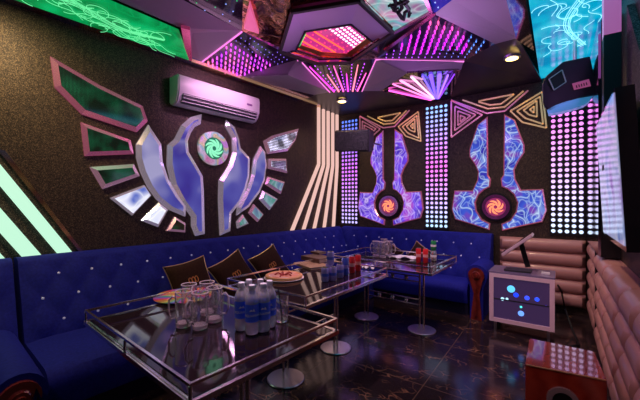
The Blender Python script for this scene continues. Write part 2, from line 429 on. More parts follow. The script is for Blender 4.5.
# backlit dragon panels
def uvslab(name, pts, th, m, parent=None):
    bm = bmesh.new(); uvl = bm.loops.layers.uv.new('UVMap'); pts = [V(p) for p in pts]
    prism(bm, pts, [p+V((0, 0, th)) for p in pts])
    for f in bm.faces:
        for l in f.loops: l[uvl].uv = (l.vert.co.x, l.vert.co.y)
    return finish(name, bm, m, parent)
gp = thing('backlit_ceiling_panel', 'glowing green ceiling panel with light line drawing, above the air conditioner wall', 'light panel', (-3.05, 1.0, 2.9))
uvslab('light_panel', [wl(YF+.02, .15, 2.86), wl(2.06, .15, 2.86), (-2.76, 1.66, 2.86), (-2.88, YF+.02, 2.86)], .03, 'green_panel', gp)
cpn = thing('backlit_ceiling_panel', 'glowing cyan ceiling panel with light line drawing, above the television wall', 'light panel', (.1, 3.0, 2.9))
uvslab('light_panel', [(-.18, YF+.02, 2.87), (-.18, 4.93, 2.87), (.39, 4.93, 2.87), (.39, YF+.02, 2.87)], .03, 'cyan_panel', cpn)
rnd = random.Random(3)
def curl(bm, c, ang, R, turns, z, r, sgn=1):
    pts = []
    for k in range(26):
        t = k/25; rr = R*(1-.85*t); a = ang+sgn*turns*2*PI*t
        pts.append((c[0]+rr*math.cos(a), c[1]+rr*math.sin(a), z))
    tube(bm, pts, r, 4)
def wave(bm, p0, p1, amp, k, z, r, ph=0, off=0):
    p0, p1 = V(p0), V(p1); d = p1-p0; nn = V((-d.y, d.x)).normalized(); pts = []
    for i in range(40):
        t = i/39; q = p0+d*t+nn*(amp*math.sin(k*2*PI*t+ph)*(1-.3*t)+off*(1-t*.7))
        pts.append((q.x, q.y, z))
    tube(bm, pts, r, 4)
def dragon(parent, m, xs, ys, z, flip=1, r=.0035):
    bm = bmesh.new(); xm = (xs[0]+xs[1])/2; w = xs[1]-xs[0]
    y0, y1 = ys
    for off in (-.045, -.02, .02, .05): wave(bm, (xm, y0), (xm+.05*flip, y1), w*.22, 1.6, z, r, 0, off)
    for j in range(34):
        t = j/34; y = y0+(y1-y0)*t
        curl(bm, (xm+rnd.uniform(-.38, .38)*w, y), rnd.uniform(0, 6.28), rnd.uniform(.06, .15), rnd.uniform(.4, .9), z, r, rnd.choice((-1, 1)))
    for j in range(24):
        t = j/24; y = y0+(y1-y0)*t; x = xm+rnd.uniform(-.3, .3)*w
        wave(bm, (x, y), (x+rnd.uniform(-.12, .12), y+rnd.uniform(.2, .35)), .03, 1, z, r, rnd.uniform(0, 6))
    finish('line_drawing', bm, m, parent)
dragon(gp, 'greenline', (-3.25, -2.88), (.2, 1.65), 2.852, 1, .0030)
dragon(cpn, 'cyanline', (-.15, .37), (1.6, 4.1), 2.864, 1, .0030)
bm = bmesh.new()
lo = [V(p) for p in (cp(181, 28, 2.87), cp(187, 60, 2.87), cp(192, 61, 2.87), cp(190, 30, 2.87))]
prism(bm, lo, [p+V((0, 0, .03)) for p in lo])
n_tr[0] += 1; struct(finish('trim_%d' % n_tr[0], bm, mat('rose mirror', (.8, .2, .35), .2, .8, emit=(.6, .06, .2), es=.3)))

# LED facets
def setcol(bm, start, lay, col):
    for f in bm.faces[start:] if False else []: pass
def in_poly(p, poly):
    c = False; n = len(poly)
    for i in range(n):
        a, b = poly[i], poly[i-1]
        if (a.y > p.y) != (b.y > p.y) and p.x < (b.x-a.x)*(p.y-a.y)/(b.y-a.y)+a.x: c = not c
    return c
def edge_dist(p, poly):
    d = 9
    for i in range(len(poly)):
        a, b = poly[i].to_2d(), poly[i-1].to_2d(); ab = b-a
        t = max(0, min(1, (p-a).dot(ab)/ab.length_squared)); d = min(d, (a+ab*t-p).length)
    return d
def plane_z(poly):
    # least squares plane through first three + average
    a, b, c = poly[0], poly[len(poly)//3], poly[2*len(poly)//3]
    n = (b-a).cross(c-a)
    return lambda x, y: a.z-(n.x*(x-a.x)+n.y*(y-a.y))/n.z
class Led:
    def __init__(s): s.bm = bmesh.new(); s.cl = s.bm.loops.layers.color.new('Col')
    def paint(s, n0, col):
        s.bm.faces.ensure_lookup_table()
        for f in s.bm.faces[n0:]:
            for l in f.loops: l[s.cl] = (*col, 1)
    def drop(s, p, r, h, col):
        n0 = len(s.bm.faces); p = V(p); n = 5; rings = []
        for rr, z in ((r*.6, 0), (r, -h*.3), (r*.8, -h*.75), (r*.3, -h)):
            rings.append([s.bm.verts.new(p+V((rr*math.cos(2*PI*k/n), rr*math.sin(2*PI*k/n), z))) for k in range(n)])
        for i in range(3):
            for k in range(n): s.bm.faces.new((rings[i][k], rings[i][(k+1) % n], rings[i+1][(k+1) % n], rings[i+1][k]))
        s.bm.faces.new(rings[0]); s.bm.faces.new(rings[-1]); s.paint(n0, col)
    def ray(s, a, b, r0, r1, col):
        n0 = len(s.bm.faces); tube(s.bm, [a, b], [r0, r1], 5); s.paint(n0, col)
    def disc(s, c, nrm, up, r, th, col, n=10):
        n0 = len(s.bm.faces); c = V(c); x = up.cross(nrm).normalized()
        A_ = [s.bm.verts.new(c+x*r*math.cos(2*PI*k/n)+up*r*math.sin(2*PI*k/n)) for k in range(n)]
        B_ = [s.bm.verts.new(c+nrm*th+x*r*.75*math.cos(2*PI*k/n)+up*r*.75*math.sin(2*PI*k/n)) for k in range(n)]
        s.bm.faces.new(B_)
        for k in range(n): s.bm.faces.new((A_[k], A_[(k+1) % n], B_[(k+1) % n], B_[k]))
        s.paint(n0, col)
    def done(s, name, m, parent): return finish(name, s.bm, m, parent)
def tri_z(poly):
    # height on the triangulated fan
    def f(x, y):
        best = None
        a = poly[0]
        for i in range(1, len(poly)-1):
            b, c = poly[i], poly[i+1]
            d = (b.x-a.x)*(c.y-a.y)-(c.x-a.x)*(b.y-a.y)
            if abs(d) < 1e-9: continue
            w1 = ((x-a.x)*(c.y-a.y)-(c.x-a.x)*(y-a.y))/d; w2 = ((b.x-a.x)*(y-a.y)-(x-a.x)*(b.y-a.y))/d
            z = a.z+w1*(b.z-a.z)+w2*(c.z-a.z); m_ = min(w1, w2, 1-w1-w2)
            if best is None or m_ > best[0]: best = (m_, z)
        return best[1]
    return f
def led_panel(keys, label, fn, step=.085, base='darkglass', rim=None, ledm='led', rot=0.):
    pts = [K[k] if isinstance(k, str) else V(k) for k in keys]
    c = sum(pts, V())/len(pts)
    t = thing('light_studded_ceiling_panel', label, 'light panel', c)
    bm = bmesh.new(); lo = [bm.verts.new(p) for p in pts]; up = [bm.verts.new(p+V((0, 0, .02))) for p in pts]; n = len(pts)
    for i in range(1, n-1): bm.faces.new((lo[0], lo[i], lo[i+1])); bm.faces.new((up[0], up[i+1], up[i]))
    for i in range(n): bm.faces.new((lo[i], up[i], up[(i+1) % n], lo[(i+1) % n]))
    finish('dark_mirror', bm, base, t)
    L = Led(); zf = tri_z(pts)
    x0, x1 = min(p.x for p in pts), max(p.x for p in pts); y0, y1 = max(.0, min(p.y for p in pts)), max(p.y for p in pts)
    cx, cy = (x0+x1)/2, (y0+y1)/2; R_ = max(x1-x0, y1-y0); ns = int(R_/step)+1
    for i in range(-ns, ns+1):
        for j in range(-ns, ns+1):
            X = cx+(i*math.cos(rot)-j*math.sin(rot))*step; Y_ = cy+(i*math.sin(rot)+j*math.cos(rot))*step
            if Y_ < .3 or not in_poly(V((X, Y_, 0)), pts) or edge_dist(V((X, Y_)), pts) < .03: continue
            r = fn(X, Y_, i, j)
            if r is None: continue
            rad, h, col = r; L.drop((X, Y_, zf(X, Y_)-.001), rad, h, col)
    L.done('lights', ledm, t)
    if rim:
        bm = bmesh.new()
        for (i, j) in rim:
            tube(bm, [pts[i]+V((0, 0, -.008)), pts[j]+V((0, 0, -.008))], .008, 6)
        finish('tube_light', bm, 'tubepink', t)
    return t, pts
def uvof(X, Y_, z=3.0):
    dp = FX*X+FY*Y_; r = RX*X+RY*Y_; return 320+F_*r/dp, V0-F_*(z-H)/dp
mixc = lambda a, b, t: tuple(a[k]*(1-t)+b[k]*t for k in range(3))
def fF1(X, Y_, i, j): return (.007, .008, ((.5, .6, .9), (.1, .7, .35))[rnd.random() < .25])
led_panel(['f1', 'a2', 'a1', 'v3'], 'dark ceiling panel with sparse tiny white and green light points', fF1, .11, rim=None, ledm='ledsoft', rot=.3)
def fF3(X, Y_, i, j):
    d = (Y_-1.9)/.9; e = (-2.35-X)/.9   # towards the wall it grows bright
    t = max(0, min(1, e))
    if t > .45: return (.008+.004*t, .022+.022*t, mixc((.75, .2, 1), (1, .45, .55), rnd.random()*t))
    return (.006, .008, (.45, .35, .8))
led_panel(['v1', 'v2', 'v4', 'v3'], 'dark ceiling panel with magenta light drops, right above the air conditioner', fF3, .066, rim=[(3, 0), (1, 2)], rot=.15)
def fF7(X, Y_, i, j):
    u, v = uvof(X, Y_)
    t = max(0, min(1, (u-385)/110))
    if v > 52-(.0) and u > 440: return (.006, .008, (.5, .5, 1))
    if u > 468: return (.007, .02, (.35, .55, 1))
    if v > 55: return (.007, .012, (.7, .3, 1))
    if v < 26+10*t*0 and u < 430: pass
    c = mixc((.85, .15, 1), (1, .45, .35), max(0, min(1, (45-v)/25)))
    return (.0095, .045, c)
led_panel(['e1', 'c1', 'd1', 'e2'], 'dark ceiling panel with rows of pink and orange light drops beside the calligraphy tile', fF7, .074, rim=[(1, 2)], rot=.5)
# fan of light tubes
def fan(keys, label, rays_, base='darkglass', rim=None):
    pts = [K[k] if isinstance(k, str) else V(k) for k in keys]
    t = thing('starburst_ceiling_panel', label, 'light panel', sum(pts, V())/len(pts))
    bm = bmesh.new(); lo = [bm.verts.new(p) for p in pts]; up = [bm.verts.new(p+V((0, 0, .02))) for p in pts]; n = len(pts)
    for i in range(1, n-1): bm.faces.new((lo[0], lo[i], lo[i+1])); bm.faces.new((up[0], up[i+1], up[i]))
    for i in range(n): bm.faces.new((lo[i], up[i], up[(i+1) % n], lo[(i+1) % n]))
    finish('dark_mirror', bm, base, t)
    L = Led()
    for a, b, r0, r1, col in rays_: L.ray(V(a)-V((0, 0, .008)), V(b)-V((0, 0, .008)), r0, r1, col)
    L.done('light_rays', 'led', t)
    if rim:
        bm = bmesh.new()
        for (i, j) in rim: tube(bm, [pts[i]+V((0, 0, -.008)), pts[j]+V((0, 0, -.008))], .007, 6)
        finish('tube_light', bm, 'tubepink', t)
    return t
TL, TR, BR, BL_ = K['b4'], K['c1'], K['c2'], K['b2']
lerp = lambda a, b, t: a+(b-a)*t
rs = []
for k in range(11):
    t = (k+.5)/11; a = lerp(BL_, BR, .12+.76*t); b = lerp(TL, TR, t)
    col = mixc((1, .25, .85), (1, .6, .45), (k % 3)/3)
    if k % 2 == 0:
        rs.append((lerp(a, b, .03), lerp(a, b, .62+.25*(k % 4 == 0)), .013, .006, col))
    else:
        for q in range(9): rs.append((lerp(a, b, .08+q*.1), lerp(a, b, .10+q*.1), .006, .006, (.8, .3, 1)))
fan(['b4', 'c1', 'c2', 'b2'], 'ceiling panel with pink light rays fanning out below the hexagonal recess', rs, rim=[(0, 3), (1, 2)])
zb = V((-1.44, YB-.02, 2.82))
P_ = lambda u, v, z=2.88: cp(u, v, z)
rs = []
K['h1'] = V((-1.27, YB, 2.82)); K['h2'] = V((-1.60, YB, 2.82))
for (u, v, r, col) in ((385, 89, .016, (1, .35, .8)), (389, 82, .012, (1, .5, .8)), (397, 78, .018, (1, .6, .85)), (409, 74, .020, (1, .7, .9)), (421, 73, .014, (.45, .35, 1)), (430, 72, .03, (.45, .3, 1)), (440, 72, .035, (.5, .35, 1)), (449, 72, .016, (.6, .4, 1)), (456, 71, .01, (.5, .2, .9))):
    b = P_(u, v); rs.append((lerp(zb, b, .12), lerp(zb, b, .93), .012, r*.8, col))
fan(['d4', 'd3', 'd2', 'h1', 'h2'], 'ceiling panel with white violet light rays bursting from the middle bulb column', rs)
# gold mirror field around the hexagon
hexO = [cp(280, 52, 2.98), cp(292, 12, 2.98), cp(359, 1, 2.98), cp(393, 33, 2.98), cp(350, 63, 2.98), cp(318, 64, 2.98)]
hexI = [cp(296, 50, 3.06), cp(305, 31, 3.06), cp(351, 24, 3.06), cp(373, 42, 3.06), cp(348, 60, 3.06), cp(320, 58, 3.06)]
t = thing('hexagonal_ceiling_recess', 'hexagonal mirrored ceiling recess with violet rim and reflected magenta lights built inside', 'ceiling recess', sum(hexO, V())/6)
bm = bmesh.new()
for i in range(6):
    j = (i+1) % 6
    if i in (0, 1, 2): 
        lo = [hexO[i], hexO[j], hexI[j], hexI[i]]; prism(bm, lo, [p+V((0, 0, .015)) for p in lo])
finish('violet_rim', bm, mat('pale violet panel', (.50, .40, .66), .4), t)
bm = bmesh.new()
for i in (3, 4, 5):
    j = (i+1) % 6; lo = [hexO[i], hexO[j], hexI[j], hexI[i]]; prism(bm, lo, [p+V((0, 0, .015)) for p in lo])
finish('mirror_rim', bm, 'tintmirror', t)
bm = bmesh.new()
for i in range(6):
    j = (i+1) % 6; lo = [hexI[i], hexI[j], hexI[j]+V((0, 0, .08)), hexI[i]+V((0, 0, .08))]
    cc = sum(hexI, V())/6
    o_ = [p+(p-cc)*.02 for p in lo]
    prism(bm, lo, [V((q.x, q.y, p.z)) for p, q in zip(lo, o_)])
finish('bronze_lining', bm, 'bronze', t); bm = bmesh.new()
ledge = inset2([(p.x, p.y) for p in hexI], .045)
for i in range(6):
    j = (i+1) % 6
    lo = [hexI[i]+V((0, 0, .03)), hexI[j]+V((0, 0, .03)), V((ledge[j].x, ledge[j].y, 3.11)), V((ledge[i].x, ledge[i].y, 3.11))]
    prism(bm, lo, [p+V((0, 0, .008)) for p in lo])
finish('gold_ledge', bm, mat('gold ledge', (.75, .42, .18), .38, .85), t)
bm = bmesh.new()
for i in range(6):
    j = (i+1) % 6; bar(bm, hexO[i]-V((0, 0, .0)), hexO[j]-V((0, 0, .0)), .03, .03)
    bar(bm, hexI[i]-V((0, 0, .004)), hexI[j]-V((0, 0, .004)), .018, .018)
finish('dark_edging', bm, 'darkgrey', t)
top = [p+V((0, 0, .075)) for p in hexI]
slab('magenta_ceiling_glass', [p for p in top], .01, mat('magenta glass', (.3, .02, .12), .15, emit=(.85, .05, .38), es=.6), t)  # magenta reflection in the top mirror painted as emission
L = Led(); cc = sum(top, V())/6
px0, px1 = min(p.x for p in top), max(p.x for p in top); py0, py1 = min(p.y for p in top), max(p.y for p in top)
for j in range(26):  # lights mirrored in the recess top, built as glowing points and lines
    L = Led()
    for i in range(26):
        X = px0+i*.055; Y_ = py0+j*.055
        if not in_poly(V((X, Y_, 0)), top): continue
        u, v = uvof(X, Y_, 3.18)
        if X > cc.x+.08 and X < cc.x+.55: L.drop((X, Y_, 3.133), .019, .01, (1, .85, 1))
        elif j % 2 == 0: L.drop((X, Y_, 3.133), .009, .008, (1, .2, .4))
    if len(L.bm.faces): L.done('reflected_light_row', 'led', t)
for j in range(8):
    Y_ = py0+.08+j*.13
    x0_, x1_ = cc.x-.55, cc.x+.05
    if in_poly(V((x0_+.1, Y_, 0)), top) and in_poly(V((x1_, Y_, 0)), top): L2 = Led(); L2.ray((x0_+.1, Y_, 3.129), (x1_, Y_, 3.129), .006, .006, (1, .35, .30)); L2.done('reflected_light_line', 'led', t)
for i in range(4):
    X = cc.x-.42+i*.12; L2 = Led(); L2.ray((X, cc.y-.25, 3.128), (X+.03, cc.y+.3, 3.128), .007, .007, (1, .35, .15)); L2.done('reflected_light_line', 'led', t)
bm = bmesh.new(); lo = [lerp(hexI[2], hexI[3], .05)+V((0, 0, -.002)), lerp(hexI[2], hexI[3], .95)+V((0, 0, -.002)), V((ledge[3].x, ledge[3].y, 3.1)), V((ledge[2].x, ledge[2].y, 3.1))]
prism(bm, lo, [p+V((0, 0, .006)) for p in lo]); finish('cyan_strip', bm, emat('cyan strip light', (.25, .85, .95), .8), t)
bm = bmesh.new(); lo = [lerp(hexI[0], hexI[1], .1)+V((0, 0, -.002)), lerp(hexI[0], hexI[1], .7)+V((0, 0, -.002)), V((ledge[1].x, ledge[1].y, 3.1)), V((ledge[0].x, ledge[0].y, 3.1))]
lo[2] = lerp(V((ledge[0].x, ledge[0].y, 3.1)), V((ledge[1].x, ledge[1].y, 3.1)), .7)
prism(bm, lo, [p+V((0, 0, .006)) for p in lo]); finish('green_strip', bm, emat('green strip light', (.05, .8, .2), .8), t)
# bronze mirror field left of and before the hexagon
facet(['a1', 'a2', cp(330, -90, 3.08), cp(359, -2, 3.08), hexO[2]+V((0, 0, .05)), hexO[1]+V((0, 0, .05)), hexO[0]+V((0, 0, .05)), 'v4', 'v3'], 'bronze', .02)
facet([hexO[0]+V((0, 0, .05)), 'v4', 'b4', hexO[5]+V((0, 0, .05))], 'soffit', .01)
facet(['b4', 'c1', hexO[4]+V((0, 0, .06)), hexO[5]+V((0, 0, .06))], 'soffit', .01)
# small pink pyramid, given a glow of its own
bm = bmesh.new(); tri = [cp(250, 7, 3.0), cp(244, 29, 3.0), cp(259, 34, 3.0)]; ap = sum(tri, V())/3+V((0, 0, .07))
prism(bm, tri, [p+V((0, 0, .06)) for p in tri])
tag(finish('pink_prism', bm, mat('pink prism', (.8, .25, .4), .2, emit=(.9, .15, .35), es=.55)), 'small pink triangular prism glowing among the bronze ceiling mirrors', 'lamp')
# calligraphy tile
tp = [cp(363, 1, 3.06), cp(390, 34, 3.06), cp(431, 11, 3.06), cp(418, -22, 3.06), cp(372, -30, 3.06)]
t = thing('calligraphy_ceiling_tile', 'teal and rose backlit ceiling tile with black brushwork character', 'ceiling tile', sum(tp, V())/5)
uvslab('backlit_tile', tp, .02, 'mural', t)
bm = bmesh.new()
for pts in (((388, 6), (396, 4), (404, 1), (412, -4)), ((392, -6), (396, 3), (394, 10), (399, 13)), ((400, 0), (402, 8), (398, 12), (402, 18), (404, 20)), ((404, 20), (405, 12), (409, 9), (405, 4), (409, 1)), ((409, 9), (409, 16), (411, 13)), ((390, 4), (394, 9), (399, 8)), ((396, -8), (404, -5), (410, -10))):
    tube(bm, [cp(u, v, 3.055) for u, v in pts], [.012]+[.019]*(len(pts)-2)+[.01], 5)
finish('brushwork_character', bm, 'ink', t)
bm = bmesh.new()
for i in range(5): bar(bm, tp[i]-V((0, 0, .005)), tp[(i+1) % 5]-V((0, 0, .005)), .03, .03)
finish('tile_frame', bm, mat('rose metal', (.55, .18, .3), .2, .9), t)
bm = bmesh.new(); bar(bm, cp(385, 50, 3.04), cp(434, 13, 3.06), .045, .02)
n_tr[0] += 1; struct(finish('trim_%d' % n_tr[0], bm, mat('red metal strip', (.75, .2, .35), .15, .9)))
facet([hexO[2]+V((0, 0, .05)), hexO[3]+V((0, 0, .05)), 'c1', tp[1]+V((0, 0, .03)), tp[0]+V((0, 0, .03))], 'bronze', .01)
facet(['c1', hexO[3]+V((0, 0, .05)), hexO[4]+V((0, 0, .05))], 'darkglass', .01)
facet(['c1', 'e1', tp[2]+V((0, 0, .03)), tp[1]+V((0, 0, .03))], 'darkgrey', .01)
K['q1'] = cp(423, -25, 3.1)
def fB(X, Y_, i, j): return (.007, .01, (.6, .7, 1))
led_panel(['e1', 'q1', 'e6', 'e7'], 'small dark blue ceiling panel with white light points next to the calligraphy tile', fB, .09, base=mat('blue glass', (.01, .02, .25), .1, emit=(.01, .02, .3), es=.5), ledm='ledsoft')
# mirror end of left ceiling (v1-v2 to the wall)
facet(['v1', 'g2', wl(2.1, .13, 2.9), wl(2.95, .12, 2.9), 'v2'], 'soffit', .01)
facet(['v2', wl(2.95, .12, 2.9), wl(4.05, .12, 2.9), 'b1'], 'tintmirror', .01)
# downlights
for u, v, z, lb in ((342, 100, 2.86, 'round warm downlight in the dark soffit above the rose light bars'), (512, 57, 2.86, 'round warm downlight in the dark soffit before the cyan ceiling panel')):
    p = cp(u, v, z+.02)
    if u < 400: p.z = 2.872
    t = thing('downlight', lb, 'ceiling light', p, 'warm round downlights')
    bm = bmesh.new(); lathe(bm, [(.06, -.018), (.08, -.014), (.08, .01), (.06, .01)], p, 20, False); finish('ring', bm, 'steel', t)
    bm = bmesh.new(); cylz(bm, p+V((0, 0, -.022)), .058, .012, 20); finish('lamp_lens', bm, 'downlight', t)

# ------------------------------------------------------------------ bulb columns on the back wall
def bulb_column(x0, label, cfn, rows=27):
    t = thing('bulb_light_panel', label, 'light panel', (x0+.17, YB, .94), 'bulb panels on the back wall')
    boxo('backing_board', (x0, YB-.02, .93), (x0+.345, YB-.001, .95+rows*.067), 'black', t)
    for j in range(rows):
        L = Led()
        for i in range(5):
            z = .985+j*.067
            L.disc((x0+.038+i*.067, YB-.02, z), V((0, -1, 0)), V((0, 0, 1)), .0225, .008, cfn(i/4, j/(rows-1)))
        L.done('bulb_row', 'ledsoft', t)
    return t
bulb_column(-3.10, 'tall panel of round blue and violet bulbs in the back left corner', lambda a, b: mixc(mixc((.75, .7, 1), (.85, .45, 1), min(1, b*2)), (.3, .5, 1.2), max(0, b*2-1.1)))
bulb_column(-1.62, 'tall panel of round lilac bulbs between the two blue wall emblems', lambda a, b: mixc(mixc((.70, .85, 1.1), (1, .45, .95), min(1, b*2)), (.55, .75, 1.1), max(0, b*2-1)))
bulb_column(-.085, 'tall panel of round white pink bulbs beside the television wall', lambda a, b: mixc((.80, .88, 1.2), (1, .55, 1), min(1, b*1.3)))
# ------------------------------------------------------------------ back wall emblems
def bp(pts, ox=440, oy=90, sc=2.667): return [aty(u, v, YB-.02) for u, v in crop(ox, oy, sc, pts)]
lh = bp([(127, 70), (100, 92), (78, 158), (78, 178), (92, 198), (101, 218), (99, 240), (86, 268), (38, 268), (31, 318), (40, 345), (80, 357), (132, 374), (134, 356), (112, 345), (98, 322), (95, 300), (103, 280), (118, 266), (133, 259), (136, 238), (129, 228)])
lh = [(p.x, p.z) for p in lh]
cx = bp([(148.5, 312)])[0]; CX, CZ = cx.x, cx.z
rh = [(2*CX-x, z) for x, z in lh]
def cc_(pts): return pts
DXM = -2.198+.672
def swirl(parent, fr, c, R, m, n=7):
    bm = bmesh.new()
    for k in range(n):
        a0 = 2*PI*k/n; pts_o = []; pts_i = []
        for q in range(7):
            t = q/6; a = a0+t*1.35; r = R*(.36+.6*t); w = R*.17*math.sin(PI*min(1, t*.9+.1))+.001
            pts_o.append((c[0]+(r+w*.5)*math.cos(a), c[1]+(r+w*.5)*math.sin(a))); pts_i.append((c[0]+(r-w)*math.cos(a+.12), c[1]+(r-w)*math.sin(a+.12)))
        loop = pts_o+pts_i[::-1]
        prism(bm, [fr(x, z, .040) for x, z in loop], [fr(x, z, .048) for x, z in loop])
    for rr, w in ((R*.30, R*.07),):
        ring(bm, fr, c, rr-w, rr+w, .040, .048)
    finish('swirl_blades', bm, m, parent)
def ring(bm, fr, c, r0, r1, o0, o1, n=36):
    lo = [[bm.verts.new(fr(c[0]+r*math.cos(2*PI*k/n), c[1]+r*math.sin(2*PI*k/n), o)) for k in range(n)] for r, o in ((r0, o0), (r1, o0), (r1*.985, o1), (r0, o1))]
    for q in range(4):
        A_, B_ = lo[q], lo[(q+1) % 4]
        for k in range(n): bm.faces.new((A_[k], A_[(k+1) % n], B_[(k+1) % n], B_[k]))
def disc(bm, fr, c, r, o0, o1, n=36):
    prism(bm, [fr(c[0]+r*math.cos(2*PI*k/n), c[1]+r*math.sin(2*PI*k/n), o0) for k in range(n)], [fr(c[0]+r*math.cos(2*PI*k/n), c[1]+r*math.sin(2*PI*k/n), o1) for k in range(n)])
KL = [([(60, 110), (225, 185), (60, 305)], 1, 'roselit_strip'), ([(80, 140), (190, 185), (78, 270)], 1, 'roselit_strip'), ([(95, 165), (163, 190), (95, 242)], 1, 'roselit_strip'), ([(108, 188), (135, 200), (108, 222)], 1, 'roselit_strip'),
      ([(60, 108), (250, 177), (345, 165), (470, 55)], 0, 'roselit_strip'), ([(120, 106), (255, 153), (345, 143), (445, 58)], 0, 'roselit_strip'), ([(205, 116), (265, 133), (325, 127), (395, 75), (205, 112)], 0, 'roselit_strip'),
      ([(375, 165), (545, 62), (568, 255), (440, 225)], 1, 'goldstrip'), ([(410, 165), (533, 88), (550, 235), (455, 203)], 1, 'goldstrip'), ([(445, 160), (515, 110), (517, 196), (475, 185)], 1, 'goldstrip'), ([(478, 157), (502, 140), (500, 175)], 1, 'goldstrip')]
for q, (dx, side, pm, where) in enumerate(((DXM, 'left', 'plasmaviolet', 'behind the long sofa corner'), (0, 'right', 'plasmablue', 'above the sofa arm'))):
    dz = 0
    sh = lambda pts: [(x+dx, z) for x, z in pts]
    col = 'violet' if q == 0 else 'electric blue'
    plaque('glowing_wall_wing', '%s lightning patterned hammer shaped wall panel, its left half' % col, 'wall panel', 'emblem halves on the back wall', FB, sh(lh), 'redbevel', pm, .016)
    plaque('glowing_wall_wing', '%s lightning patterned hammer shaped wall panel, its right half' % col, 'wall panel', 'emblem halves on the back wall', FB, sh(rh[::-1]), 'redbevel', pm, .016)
    c = (CX+dx, CZ)
    t = thing('round_wall_emblem', 'round red swirl emblem in a dark disc between the %s wall panel halves' % col, 'wall emblem', FB(c[0], c[1], 0))
    bm = bmesh.new(); disc(bm, FB, c, .19, .002, .03); finish('dark_disc', bm, 'black', t)
    bm = bmesh.new(); ring(bm, FB, c, .125, .165, .031, .042); finish('mirror_ring', bm, mat('violet mirror ring', (.6, .35, .6), .12, 1, emit=(.4, .05, .3), es=.15), t)
    bm = bmesh.new(); disc(bm, FB, c, .122, .031, .038); finish('lit_face', bm, mat('dim rose face', (.3, .05, .15), .2, emit=(.35, .03, .16), es=.5), t)
    swirl(t, FB, c, .105, 'orangeglow')
    t = thing('angular_line_ornament', 'angular gold line ornament with painted rose light at left above the %s wall panel' % col, 'wall ornament', FB(c[0], 2.5, 0))
    for mk in ('roselit_strip', 'goldstrip'):
        bm = bmesh.new()
        for pts, closed, m_ in KL:
            mm = m_
            if (q == 0 and pts[0][0] > 110) or pts[0][0] > 115: mm = 'goldstrip'
            if mm != mk: continue
            w_ = [aty(u, v, YB-.02) for u, v in crop(440, 80, 5.333, pts)]
            w_ = [V((p.x+dx, YB-.012, p.z)) for p in w_]
            if q == 0: w_ = [V((c[0]+(p.x-c[0])*.93, p.y, p.z)) for p in w_]
            for i in range(len(w_) if closed else len(w_)-1):
                bar(bm, w_[i], w_[(i+1) % len(w_)], .019, .016, V((0, -1, 0)))
        finish('line_strips', bm, mk, t)

# ------------------------------------------------------------------ left wall winged mural
def lp(pts): return [atl(u, v, .03) for u, v in pts]
G = 'winged mural pieces on the left wall'
FEA = [
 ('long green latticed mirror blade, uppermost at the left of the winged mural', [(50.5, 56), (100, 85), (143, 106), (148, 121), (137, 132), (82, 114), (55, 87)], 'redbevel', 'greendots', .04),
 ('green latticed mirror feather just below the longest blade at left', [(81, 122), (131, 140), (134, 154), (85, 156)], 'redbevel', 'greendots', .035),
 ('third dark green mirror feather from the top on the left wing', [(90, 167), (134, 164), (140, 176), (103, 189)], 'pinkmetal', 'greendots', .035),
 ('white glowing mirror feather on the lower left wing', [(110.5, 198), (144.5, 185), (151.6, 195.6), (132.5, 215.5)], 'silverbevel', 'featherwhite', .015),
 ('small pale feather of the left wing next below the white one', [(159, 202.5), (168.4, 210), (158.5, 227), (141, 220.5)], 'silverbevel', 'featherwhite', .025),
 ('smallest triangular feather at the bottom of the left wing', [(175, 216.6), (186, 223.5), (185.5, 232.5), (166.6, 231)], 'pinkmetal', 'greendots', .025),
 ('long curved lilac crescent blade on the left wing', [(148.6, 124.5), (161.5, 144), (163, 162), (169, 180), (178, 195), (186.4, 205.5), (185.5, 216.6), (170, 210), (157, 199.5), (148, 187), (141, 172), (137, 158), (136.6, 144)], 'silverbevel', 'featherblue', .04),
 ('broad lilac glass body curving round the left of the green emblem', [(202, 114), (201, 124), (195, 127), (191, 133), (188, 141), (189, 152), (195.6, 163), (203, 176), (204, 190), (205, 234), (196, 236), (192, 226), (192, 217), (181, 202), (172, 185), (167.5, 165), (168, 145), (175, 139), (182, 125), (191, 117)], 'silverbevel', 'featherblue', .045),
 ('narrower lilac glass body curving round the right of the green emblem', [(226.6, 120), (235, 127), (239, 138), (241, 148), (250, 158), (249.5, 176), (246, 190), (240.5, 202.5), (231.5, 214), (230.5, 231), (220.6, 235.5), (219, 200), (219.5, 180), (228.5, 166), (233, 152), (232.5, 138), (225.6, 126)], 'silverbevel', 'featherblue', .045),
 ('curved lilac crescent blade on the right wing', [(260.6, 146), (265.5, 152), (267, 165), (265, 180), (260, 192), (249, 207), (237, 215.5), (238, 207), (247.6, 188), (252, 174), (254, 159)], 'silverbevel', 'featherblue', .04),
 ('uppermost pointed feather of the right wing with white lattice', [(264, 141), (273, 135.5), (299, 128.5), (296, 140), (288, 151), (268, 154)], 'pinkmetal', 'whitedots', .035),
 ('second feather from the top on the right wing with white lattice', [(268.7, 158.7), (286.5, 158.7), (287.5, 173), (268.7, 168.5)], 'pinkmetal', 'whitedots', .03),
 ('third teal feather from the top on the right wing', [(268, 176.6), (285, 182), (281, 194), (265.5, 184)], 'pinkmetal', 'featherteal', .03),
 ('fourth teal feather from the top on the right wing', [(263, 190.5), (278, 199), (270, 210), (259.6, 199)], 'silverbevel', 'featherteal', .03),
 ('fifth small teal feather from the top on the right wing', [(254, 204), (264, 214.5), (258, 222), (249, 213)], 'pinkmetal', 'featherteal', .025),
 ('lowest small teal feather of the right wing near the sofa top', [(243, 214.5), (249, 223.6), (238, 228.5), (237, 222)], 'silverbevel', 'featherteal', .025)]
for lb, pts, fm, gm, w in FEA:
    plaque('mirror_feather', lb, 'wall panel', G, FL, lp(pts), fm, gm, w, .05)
c = lp([(213.7, 148.5)])[0]
